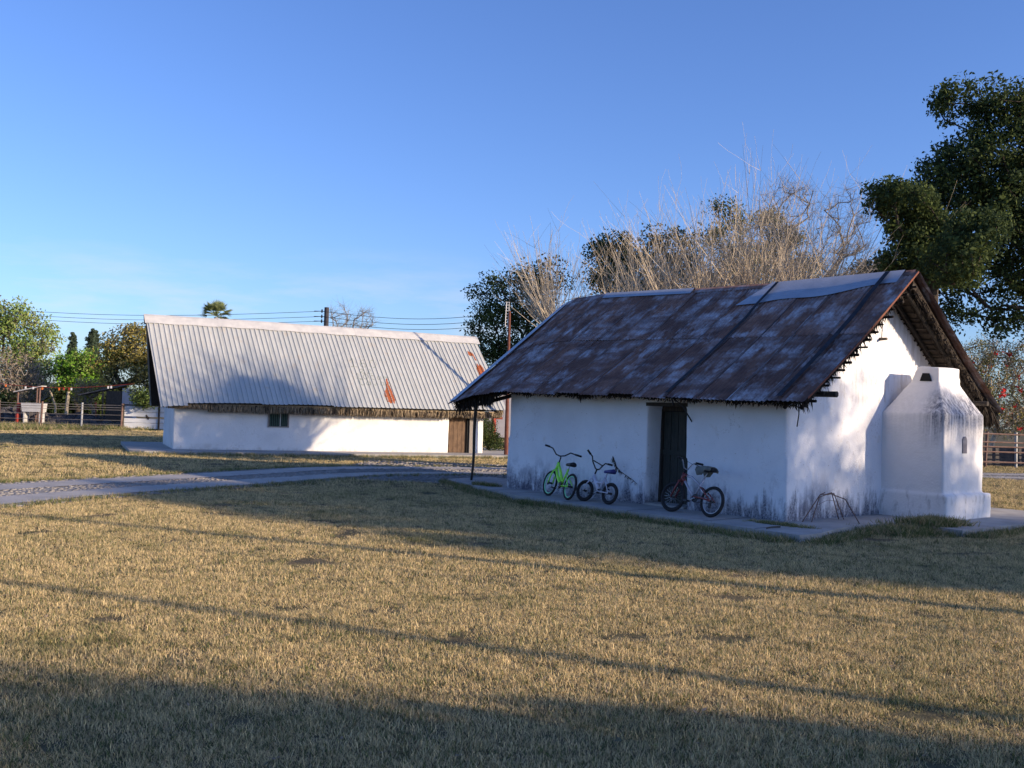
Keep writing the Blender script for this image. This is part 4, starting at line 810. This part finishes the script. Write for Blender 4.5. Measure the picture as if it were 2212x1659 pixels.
# palm
t = W(467, 680, 78); e = empty('palm_tree', (t.x, t.y, 0), 0, 'fan palm rising behind the ridge of the metal-roofed house', 'tree'); m = MB(); m.tube([(0, 0, 0), (0, 0, t.z-.2)], [.22, .16], 8); m.build('trunk', M['barkgrey'], e)
m = MB()
for k in range(30):
    az = k*2.4; el = random.uniform(-.6, 1.3); d = Vector((math.cos(az)*math.cos(el), math.sin(az)*math.cos(el), math.sin(el))); b = Vector((0, 0, t.z-.1)); hub_ = b+d*.65; m.tube([b, hub_], .02, 3, 0, cap=False); sd = d.cross(Vector((0, 0, 1))).normalized(); upv = sd.cross(d)
    for q in range(15):
        a = (q-7)/7*1.25; f_ = d*math.cos(a)+sd*math.sin(a)*.95+upv*.05; tip = hub_+f_*.82+Vector((0, 0, -.16*abs(a)-.08)); w_ = sd*math.cos(a)*.055-d*math.sin(a)*.055; m.add([hub_, hub_+f_*.35-w_, tip, hub_+f_*.35+w_], [(0, 1, 2, 3)])
m.build('crown', M['leafpalm'], e)
# red-flowered shrubs at right
def flower_shrub(px, Yb, els, ntip, lb, nf):
    bw = W(px, 960, Yb); bw.z = 0; e = leafy('flowering_shrub', lb, 'shrub', tuple(bw), tuple(W(px, 880, Yb)), els, ntip, 40, .42, .085, ['leafolive', 'leafdark2', 'leafgrey', 'leafbrown'], .010, .42, .1, bark='barkpale', group='red-flowered shrubs right of the rusty-roofed house')
    fl = MB(); b = Vector(bw)
    for _ in range(nf):
        t = Vector(ell_tips(els, 1)[0]); t = t-b; t.y -= .5
        for _ in range(9): fl.blade(t+Vector((random.gauss(0, .04), random.gauss(0, .04), random.gauss(0, .03))), (random.gauss(0, .09), random.gauss(0, .09), random.gauss(.03, .06)), .06)
    tag(fl.build('red_flowers', M['red'], e), kind='stuff')
flower_shrub(2150, 41, [E(2150, 800, 41, 45, 70), E(2120, 860, 41, 35, 60), E(2170, 900, 41, 50, 40)], 240, 'red-flowered shrub nearest the gable eave behind the pipe fence', 16)
flower_shrub(2240, 42, [E(2230, 780, 42, 60, 60), E(2230, 880, 42, 60, 70)], 260, 'red-flowered shrub cut by the right edge of the view', 20)
flower_shrub(2100, 46, [E(2085, 900, 46, 50, 60), E(2120, 760, 46, 40, 40)], 160, 'thin shrub with few red flowers behind the chimney oven', 5)
# bush in the gap between the houses
leafy('green_bush', 'dark green bush in the gap between the two houses', 'bush', tuple(W(1052, 975, 38).xy)+(0,), tuple(W(1052, 930, 38)), [E(1052, 930, 38, 15, 28, .6), E(1070, 955, 38, 22, 16, .6)], 60, 70, .28, .07, ['leafdark', 'leafdark2'], .01, .4, .06)

# ------------------------------------------------------------------ background objects, left
def fence(name, label, A, Bp, npost, H_, rails, mpost, mrail, rp=.05, rr=.018, cat='fence'):
    A = Vector(A); Bp = Vector(Bp); e = empty(name, A, 0, label, cat); d = Bp-A
    for k in range(npost):
        p = d*(k/(npost-1)); m = MB(); m.tube([p+Vector((0, 0, -.1)), p+Vector((random.gauss(0, .02), 0, H_+.05))], rp, 8); m.build('post', M[mpost[k % len(mpost)]], e)
    for z in rails: m = MB(); m.tube([Vector((0, -rp, z)), d*.5+Vector((0, -rp, z-.02)), d+Vector((0, -rp, z))], rr, 5); m.build('rail', M[mrail], e)
    return e
fA = G(-190, 918); fB = G(261, 928); dv = (fB-fA); fence('pipe_fence', 'grey pipe and cable fence in front of the dark stone heap at left', fA, fB, 6, 1.28, (.25, .47, .74, 1.0, 1.12, 1.24), ('piperust', 'pipegrey', 'piperust', 'piperust', 'pipegrey', 'piperust'), 'raildark', .055, .012)
pA = G(266, 928); pB = G(336, 930); e = empty('board_fence', pA, 0, 'blue-white horizontal board fence between the pipe fence and the metal-roofed house', 'fence'); d = (pB-pA)*2.2
for z0, z1 in ((.08, .36), (.38, .60), (.70, .92), (.94, 1.22)):
    m = MB(); n_ = d.normalized().cross(Vector((0, 0, 1)))*.03; m.hexa([Vector((0, 0, z0)), d+Vector((0, 0, z0)), d+n_+Vector((0, 0, z0)), n_+Vector((0, 0, z0)), Vector((0, 0, z1)), d+Vector((0, 0, z1)), d+n_+Vector((0, 0, z1)), n_+Vector((0, 0, z1))]); m.build('board', M['whiteboard'], e)
for t in (0, .5, 1.0): m = MB(); m.tube([d*t+Vector((0, -.06, -.1)), d*t+Vector((0, -.06, 1.35))], .05, 7); m.build('post', M['wooddark'], e)
m = MB(); m.tube([Vector((0, -.04, 1.28)), d+Vector((0, -.04, 1.30))], .04, 6); m.build('top_rail', M['wooddark'], e)
# stone heap
m = MB(); prev = None
for _ in range(1500):
    t = random.random(); px = -180+440*t; Yb = 55+random.uniform(-1.5, 1.8); hmax = (.95 if t < .55 else .62)*(1 if t < .85 else 1-(t-.85)*3)+.15*mnoise.noise(Vector((t*14, 0, 0))); b = W(px, 900, Yb); z = random.uniform(0, hmax)*max(.2, 1-abs(Yb-55.3)/2.6); r = random.uniform(.12, .34); m.blob((b.x, b.y, z), (r, r*.8, r*.65), 7, 4, .25, rot=random.uniform(0, 3))
tag(m.build('stone_heap', M['stone'], None, False), 'long heap of dark fieldstones behind the pipe fence', 'stone heap', kind='stuff')
for i, (px, r, lb) in enumerate(((50, .38, 'pale boulder in front of the stone heap left of the fence posts'), (183, .3, 'pale flat stone lying on the grass right of the first fence post'), (320, .3, 'pale rock among the dark stones near the board fence'), (86, .2, 'small pale stone in the grass under the stone heap'))):
    b = G(px, 917+3*(i == 1)); m = MB(); m.blob((0, 0, .08), (r*1.3, r*.8, r*.6), 9, 6, .18, rot=random.uniform(0, 3)); o = m.build('boulder', M['stonepale'], None); o.location = b; tag(o, lb, 'rock', 'pale rocks along the stone heap')
# small open shed
b = W(68, 905, 53.6); b.z = 0; e = empty('open_shed', b, 0, 'small open shed with tilted tin roof and leaning posts at far left', 'shed')
m = MB(); m.hexa([(-.9, -.3, 1.75), (.6, -.3, 2.1), (.6, .3, 2.1), (-.9, .3, 1.75), (-.9, -.3, 1.79), (.6, -.3, 2.15), (.6, .3, 2.15), (-.9, .3, 1.79)]); m.build('roof', M['ridgecap'], e)
for x in (.22, .36, -.8): m = MB(); m.tube([(x, 0, 0), (x+.03, 0, 2.02 if x > 0 else 1.75)], .045, 7); m.build('post', M['piperust'], e)
# white trough, red barrel
b = W(73, 905, 53); b.z = 0; m = MB(); m.prism([(-.5, .75), (.5, .75), (.55, 1.22), (-.58, 1.22)], 1, -.3, .3); m.box((-.45, -.25, .0), (-.38, .25, .75)); m.box((.38, -.25, 0), (.45, .25, .75)); o = m.build('water_trough', M['ridgecap']); o.location = b; tag(o, 'white trough on legs under the small open shed', 'trough')
b = W(39, 905, 53); b.z = 0; m = MB(); m.tube([(0, 0, 0), (0, 0, .5), (0, 0, .9), (0, 0, 1.2)], [.14, .15, .09, .12], 10); o = m.build('red_pump', M['redpaint']); o.location = b; tag(o, 'orange-red pump standing left of the white trough', 'pump')
# leaning posts
for px, py0, py1, dx, lb in ((108, 843, 878, 12, 'pale leaning pole in the dark gap behind the fence'), (148, 846, 880, -4, 'thick pale tree stake with red foot behind the fence')):
    a = W(px, py0, 59); c_ = W(px+dx, py1, 59); m = MB(); m.tube([a, c_, Vector((c_.x, c_.y, 0))], .06 if dx > 0 else .1, 6); o = m.build('leaning_pole', M['barkpale']); tag(o, lb, 'pole')
m = MB(); b = W(205, 905, 58); m.tube([(b.x, b.y, 0), (b.x, b.y, 1.35)], .07, 7); tag(m.build('red_post', M['redpole']), 'short oxide-red post behind the second fence bay', 'post')
# lean-to shed
b = W(250, 905, 54.5); b.z = 0; e = empty('lean_to_shed', b, 0, 'dark lean-to shed with sloping roof left of the metal-roofed house', 'shed')
m = MB(); m.hexa([(-1.9, -.4, 1.70), (.5, -.4, 2.28), (.5, .4, 2.28), (-1.9, .4, 1.70), (-1.9, -.4, 1.76), (.5, -.4, 2.36), (.5, .4, 2.36), (-1.9, .4, 1.76)]); m.build('roof', M['shedroof'], e)
m = MB(); m.box((-.45, -.3, 0), (.40, .3, 2.0)); m.build('wall', M['wooddark'], e)
m = MB(); m.box((.42, -.3, 0), (1.0, .3, 2.15)); m.build('side_wall', M['shedwall'], e)
m = MB(); m.tube([(-.6, -.35, 0), (-.6, -.35, 1.98)], .04, 6); m.build('post', M['wooddark'], e)
# string of flags
a = W(-40, 824, 50); c_ = W(290, 829, 50); e = empty('flag_line', a, 0, 'red line with small orange and white tags strung before the trees at left', 'flag line')
pts = [a.lerp(c_, t)-a+Vector((0, 0, -.25*math.sin(PI*t))) for t in np.linspace(0, 1, 20)]; m = MB(); m.tube(pts, .009, 4); m.build('line', M['redpaint'], e)
for t, col in ((.16, 'orange'), (.29, 'whitepaint'), (.34, 'whitepaint'), (.40, 'orange'), (.51, 'orange'), (.54, 'redpaint'), (.575, 'redpaint'), (.59, 'whitepaint'), (.83, 'whitepaint'), (.85, 'whitepaint')):
    p = a.lerp(c_, t)-a+Vector((0, 0, -.25*math.sin(PI*t))); m = MB(); m.box((p.x-.035, p.y-.015, p.z-.13), (p.x+.035, p.y+.015, p.z-.012)); m.build('tag', M[col], e)
# utility pole + wires
t = W(706, 664, 60); e = empty('utility_pole', (t.x, t.y, 0), 0, 'dark utility pole top with three insulators rising behind the metal roof ridge', 'utility pole')
m = MB(); m.tube([(0, 0, 0), (0, 0, t.z)], [.17, .14], 10); m.build('pole', M['tarpole'], e)
zs = [W(700, y, 60).z for y in (672.5, 684, 694)]
for z in zs:
    m = MB(); m.tube([(-.12, 0, z), (-.75, 0, z)], .022, 5); m.build('cross_arm', M['tarpole'], e); m = MB(); m.tube([(-.28, 0, z-.10), (-.28, 0, z), (-.28, 0, z+.12)], [.03, .06, .03], 7); m.build('insulator', M['wire'], e)
for k, z in enumerate(zs):
    A = Vector((t.x-.3, t.y, z)); m = MB()
    q = W(-150, 655+8*k, 66); m.tube([A.lerp(q, s_)+Vector((0, 0, -.5*math.sin(PI*s_))) for s_ in np.linspace(0, 1, 14)], .013, 4)
    q = W(1380, 610+13*k, 46); m.tube([A.lerp(q, s_)+Vector((0, 0, -1.0*math.sin(PI*s_))) for s_ in np.linspace(0, 1, 20)], .013, 4)
    o = m.build('power_line', M['wire']); tag(o, ('topmost', 'middle', 'lowest')[k]+' of the three thin power lines crossing behind the metal roof', 'power line', 'power lines on the utility pole')
# red antenna pole with white lattice top
b = W(1093, 985, 34.5); b.z = 0; tp = W(1101, 672, 34.5); e = empty('antenna_pole', b, 0, 'oxide-red steel pole with a white lattice antenna at its top between the houses', 'antenna pole')
m = MB(); d = tp-b; m.tube([(0, 0, 0), d], [.075, .04], 9); m.build('pole', M['redpole'], e)
m = MB()
for s_ in (-.14, -.04): m.tube([d+Vector((s_, 0, -.55)), d+Vector((s_+.02, 0, .32))], .012, 4)
for k in range(9): z = -.5+.1*k; m.tube([d+Vector((-.15, 0, z)), d+Vector((-.02, 0, z))], .012, 4)
m.build('lattice', M['whitepaint'], e); m = MB(); m.tube([d, d+Vector((-.05, 0, 1.3))], .008, 4); m.build('whip', M['wire'], e)
# gap between the houses: far wall, red pump, kerb
b = W(1085, 918, 60); b.z = 0; m = MB(); m.box((-.9, 0, 0), (4.5, .25, 2.6)); m.box((-1.0, -.1, 2.6), (4.6, .4, 2.72)); o = m.build('boundary_wall', M['shedwall']); o.location = b; tag(o, 'pale lilac wall far behind the gap between the houses', 'wall')
b = W(1066, 930, 52); b.z = 0; m = MB(); m.tube([(0, 0, 0), (0, 0, 1.3)], .12, 8); m.box((-.08, -.08, 1.15), (.45, .08, 1.28)); o = m.build('standpipe', M['redpaint']); o.location = b; tag(o, 'bright red standpipe seen in the gap between the houses', 'standpipe')
# right side fence and low wall
fA = G(2060, 1008); fB = G(2260, 1012); e = fence('pipe_fence', 'rusty pipe rail fence with one pale post right of the chimney oven', fA, fA+(fB-fA)*2.0, 7, 1.35, (.22, .62, .82, 1.0, 1.32), ('piperust', 'piperust', 'pipegrey', 'piperust'), 'piperust', .055, .03)
m = MB(); d = (fB-fA)*2; q = Vector((fA.x, fA.y+1.2, 0)); m.hexa([q, q+d, q+d+Vector((0, .3, 0)), q+Vector((0, .3, 0))]+[v+Vector((0, 0, .75)) for v in (q, q+d, q+d+Vector((0, .3, 0)), q+Vector((0, .3, 0)))]); tag(m.build('low_wall', M['stone']), 'low dark wall behind the rusty pipe fence at right', 'wall')

# ------------------------------------------------------------------ trees beyond the right edge (they cast the long shadows)
def offtree(x, y, els, ntip, per, spread, lb, size=.14, rmax=.22, top=None):
    return leafy('shade_tree', lb, 'tree', (x, y, 0), top or (x, y, els[0][0][2]-1.0), els, ntip, per, spread, size, ['leafdark', 'leafdark2'], .012, .42, rmax, group='trees off to the right')
offtree(19.5, -5.8, [((19.5, -5.2, 5.4), (3.4, 2.1, 1.6)), ((17.5, -3.1, 4.7), (2.2, 1.0, .9)), ((15, -3.6, 3.6), (2.5, 1.6, .9)), ((13.5, -1.0, 3.3), (2.2, .9, .8)), ((12.0, -1.0, 2.5), (2.0, 1.0, .7)), ((23, -5.8, 6.2), (2.5, 1.8, 1.2))], 440, 34, .50, 'broad dark tree behind the photographer to the right', .18)
offtree(22.5, 3.6, [((22.5, 3.4, 5.6), (2.4, 1.3, 1.8)), ((20, 5.0, 4.2), (2.4, 1.2, 1.2)), ((25, 3.6, 4.6), (2.4, 1.3, 1.4)), ((27, 2.3, 6.3), (2, 1.2, 1.2)), ((18, 5.6, 3.4), (2.0, .9, .9)), ((22, 6.2, 5.6), (2.6, 1.3, 1.7)), ((18, 7.4, 3.9), (2.4, .9, 1.2)), ((14.5, 8.0, 2.6), (2, .9, .8)), ((23, 5.0, 7.6), (2.4, 1.5, 1.1)), ((25, 5.4, 8.5), (2.2, 1.4, 1.0))], 820, 60, .5, 'dense dark tree off to the right of the lawn', .18)
offtree(31, 4.9, [((31, 4.9, 8.2), (2.2, 1.7, 1.3)), ((32, 5.6, 6.6), (1.8, 1.3, .8)), ((30, 3.7, 6.9), (1.5, 1.1, .7))], 130, 34, .5, 'tall thin-crowned tree off to the right of the chimney oven', .16)
offtree(37, 0.6, [((37, .6, 8.0), (1.8, 1.4, 1.2)), ((37.5, 2.0, 9.5), (1.8, 1.2, 1.0)), ((37, 3.4, 8.7), (1.8, 1.2, 1.0))], 110, 34, .5, 'far thin-crowned tree off to the right', .16)
for x, y, h_, r, lb in ((16.0, -.2, 6.4, .085, 'slim pole off to the right nearest the photographer'), (16.0, 3.65, 7.2, .105, 'slim pole off to the right farther along'), (15.0, 2.9, 5.4, .03, 'thin stake off to the right between the two slim poles')):
    m = MB(); m.tube([(0, 0, -.1), (.03, .05, h_*.5), (0, 0, h_)], [r*1.2, r, r*.7], 8); o = m.build('bare_pole', M['barkgrey']); o.location = (x, y, 0); tag(o, lb, 'pole')

# ------------------------------------------------------------------ lawn
def inpoly(px, py, poly):
    ins = np.zeros(len(px), bool); n_ = len(poly)
    for i in range(n_):
        x0, y0 = poly[i][0], poly[i][1]; x1, y1 = poly[(i+1) % n_][0], poly[(i+1) % n_][1]
        if y0 == y1: continue
        c_ = ((y0 > py) != (y1 > py)) & (px < (x1-x0)*(py-y0)/(y1-y0)+x0); ins ^= c_
    return ins
lo_, ro_ = offset(mid, 1.68), offset(mid, -1.68); drivepoly = [tuple(p) for p in lo_]+[tuple(p) for p in ro_[::-1]]
excl = [drivepoly, [(p.x, p.y) for p in APW], [(p.x, p.y) for p in PPW], [(p.x, p.y) for p in BPW], YP]
def scatter(n_, y0, y1, xk, power=1.0):
    y = y0+(y1-y0)*rng.random(n_)**power; x = (rng.random(n_)*2-1)*(y*xk+1.0); keep = np.ones(n_, bool)
    for p in excl: keep &= ~inpoly(x, y, p)
    return x[keep], y[keep]
def clump(name, nb, hmin, hmax, rad, wdt, mats, bend=.5):
    m = MB()
    for _ in range(nb):
        a = random.uniform(0, 2*PI); r = rad*random.random()**.5; p = Vector((r*math.cos(a), r*math.sin(a), -.004)); h_ = random.uniform(hmin, hmax); ln_ = Vector((random.gauss(0, bend), random.gauss(0, bend), 1)).normalized()
        sd = ln_.cross(Vector((random.gauss(0, 1), random.gauss(0, 1), .1))).normalized()*wdt*random.uniform(.6, 1.2)*.5; q = p+ln_*h_*.6; t = q+(ln_+Vector((random.gauss(0, .5), random.gauss(0, .5), -.1))).normalized()*h_*.5
        mi = random.choices(range(len(mats)), [6, 3, 1.2][:len(mats)])[0]; m.add([p-sd, p+sd, q+sd*.8, q-sd*.8, t], [(0, 1, 2, 3), (3, 2, 4)], mi)
    me = bpy.data.meshes.new(name); me.from_pydata(m.v, [], m.f)
    for q in mats: me.materials.append(M[q])
    me.polygons.foreach_set('material_index', m.mi); me.update(); return bpy.data.objects.new(name, me)
def instancer(name, xs_, ys_, zs_, scl, protos, label, cat):
    n_ = len(xs_); me = bpy.data.meshes.new(name); me.vertices.add(n_); me.vertices.foreach_set('co', np.stack([xs_, ys_, zs_], 1).astype(np.float32).ravel())
    for an, arr in (('rot', rng.random(n_)*6.283), ('scl', scl)):
        at = me.attributes.new(an, 'FLOAT', 'POINT'); at.data.foreach_set('value', arr.astype(np.float32))
    me.update(); o = bpy.data.objects.new(name, me); COL.objects.link(o); cl = bpy.data.collections.new(name+'_clumps')
    for p in protos: cl.objects.link(p)
    ng = bpy.data.node_groups.new(name, 'GeometryNodeTree'); ng.interface.new_socket('Geometry', in_out='INPUT', socket_type='NodeSocketGeometry'); ng.interface.new_socket('Geometry', in_out='OUTPUT', socket_type='NodeSocketGeometry')
    nn = ng.nodes; ll = ng.links; gi = nn.new('NodeGroupInput'); go = nn.new('NodeGroupOutput'); ci = nn.new('GeometryNodeCollectionInfo'); ci.inputs['Collection'].default_value = cl; ci.inputs['Separate Children'].default_value = True; ci.inputs['Reset Children'].default_value = True
    ip = nn.new('GeometryNodeInstanceOnPoints'); ip.inputs['Pick Instance'].default_value = True; ra = nn.new('GeometryNodeInputNamedAttribute'); ra.data_type = 'FLOAT'; ra.inputs[0].default_value = 'rot'
    sa = nn.new('GeometryNodeInputNamedAttribute'); sa.data_type = 'FLOAT'; sa.inputs[0].default_value = 'scl'; cx = nn.new('ShaderNodeCombineXYZ'); ll.new(ra.outputs[0], cx.inputs[2])
    ri = nn.new('FunctionNodeRandomValue'); ri.data_type = 'INT'; ri.inputs['Min'].default_value = 0; ri.inputs['Max'].default_value = len(protos)-1
    ll.new(gi.outputs[0], ip.inputs['Points']); ll.new(ci.outputs[0], ip.inputs['Instance']); ll.new(cx.outputs[0], ip.inputs['Rotation']); ll.new(sa.outputs[0], ip.inputs['Scale']); ll.new(ri.outputs['Value'], ip.inputs['Instance Index']); ll.new(ip.outputs[0], go.inputs[0])
    md = o.modifiers.new('scatter', 'NODES'); md.node_group = ng; return tag(o, label, cat, kind='stuff')
dry = [clump('dry_clump', 34, .010, .034, .09, .0036, ['straw', 'straw2', 'greengrass'], .6) for _ in range(5)]+[clump('dry_clump', 22, .02, .055, .07, .0034, ['straw', 'straw2', 'greengrass'], .45) for _ in range(2)]+[clump('dark_clump', 26, .015, .05, .075, .004, ['straw2', 'greengrass', 'brownweed'], .5)]
x1, y1 = scatter(36000, 3.2, 9, .62, .8); x2, y2 = scatter(52000, 9, 20, .60); x3, y3 = scatter(42000, 20, 56, .60)
X = np.concatenate([x1, x2, x3]); Yv = np.concatenate([y1, y2, y3]); S = np.concatenate([rng.uniform(.7, 1.25, len(x1)), rng.uniform(.8, 1.4, len(x2)), rng.uniform(1.2, 2.4, len(x3))])
patchy = np.array([mnoise.noise(Vector((x*1.7, y*1.7, 0))) for x, y in zip(X, Yv)]); keep = patchy > -.36-.25*rng.random(len(X)); S = S*(1+.35*np.clip(patchy, -.6, .6))
instancer('lawn_grass', X[keep], Yv[keep], np.zeros(keep.sum()), S[keep], dry, 'dry straw-coloured lawn grass covering the yard', 'grass')
gr = [clump('green_clump', 30, .04, .10, .09, .006, ['greengrass', 'straw2', 'greengrass'], .5) for _ in range(4)]
gx, gy, gs = [], [], []
def along(poly, k, w0, w1, s0, s1, idx=None):
    n_ = len(poly)
    for i in (idx if idx is not None else range(n_)):
        a = np.array(poly[i][:2]); b = np.array(poly[(i+1) % n_][:2]); t = b-a; ln_ = np.linalg.norm(t); nr = np.array([t[1], -t[0]])/ln_
        for _ in range(int(ln_*k)): p = a+t*random.random()+nr*random.uniform(w0, w1); gx.append(p[0]); gy.append(p[1]); gs.append(random.uniform(s0, s1))
along([(p.x, p.y) for p in APW], 60, .0, .35, .7, 1.5, range(0, 18)); along([(p.x, p.y) for p in BPW], 22, .0, .5, .8, 1.8, range(0, 6)); along([(p.x, p.y) for p in PPW], 60, .0, .2, .6, 1.3, range(0, 3))
for _ in range(700):   # turf creeping over the apron in front of the oven
    p = a2w(random.gauss(1.25, .16), random.uniform(.6, 2.3)); gx.append(p.x); gy.append(p.y); gs.append(random.uniform(.8, 1.9))
for _ in range(120): p = a2w(.25+random.gauss(0, .28), -.45+random.gauss(0, .06)); gx.append(p.x); gy.append(p.y); gs.append(random.uniform(.3, .8))
for _ in range(900): p = G(random.uniform(-60, 330), random.uniform(918, 930)); gx.append(p.x); gy.append(p.y); gs.append(random.uniform(1.5, 4))
for q in (lo_, ro_):
    for i in range(len(q)-1):
        a, b = q[i], q[i+1]
        if 10 < a[1] < 30:
            for _ in range(int(np.linalg.norm(b-a)*22)): p = a+(b-a)*random.random()+rng.normal(size=2)*.09; gx.append(p[0]); gy.append(p[1]); gs.append(random.uniform(.6, 1.4))
gz = np.zeros(len(gx)); gpx, gpy = np.array(gx), np.array(gy); gz[inpoly(gpx, gpy, [(p.x, p.y) for p in APW])] = .1
instancer('edge_weeds', gpx, gpy, gz, np.array(gs), gr, 'darker green weeds growing along the concrete edges and fence', 'weeds')

lit = []
for _ in range(4):
    m = MB()
    for _ in range(3):
        a = random.uniform(0, 6.28); p = Vector((random.uniform(-.05, .05), random.uniform(-.05, .05), random.uniform(.015, .05))); d = Vector((math.cos(a), math.sin(a), random.uniform(-.3, .5)))*.03; w_ = Vector((-math.sin(a), math.cos(a), random.uniform(-.4, .4)))*.013; m.add([p-d, p+w_, p+d, p-w_], [(0, 1, 2, 3)])
    me = bpy.data.meshes.new('litter'); me.from_pydata(m.v, [], m.f); me.materials.append(M[random.choice(['leafolive', 'leafbrown', 'leafgrey'])]); lit.append(bpy.data.objects.new('litter', me))
lx, ly = scatter(1600, 3.5, 30, .6); instancer('leaf_litter', lx, ly, np.zeros(len(lx)), rng.uniform(.3, .7, len(lx)), lit, 'small dry fallen leaves scattered over the lawn', 'leaf litter')
wx, wy = scatter(900, 3.6, 22, .6); kp = np.array([mnoise.noise(Vector((x*.5, y*.5, 7))) > .05 for x, y in zip(wx, wy)]); wx, wy = wx[kp], wy[kp]
instancer('lawn_weeds', wx, wy, np.zeros(len(wx)), rng.uniform(.35, .8, len(wx)), gr, 'low green weed tufts dotted through the dry lawn', 'weeds')
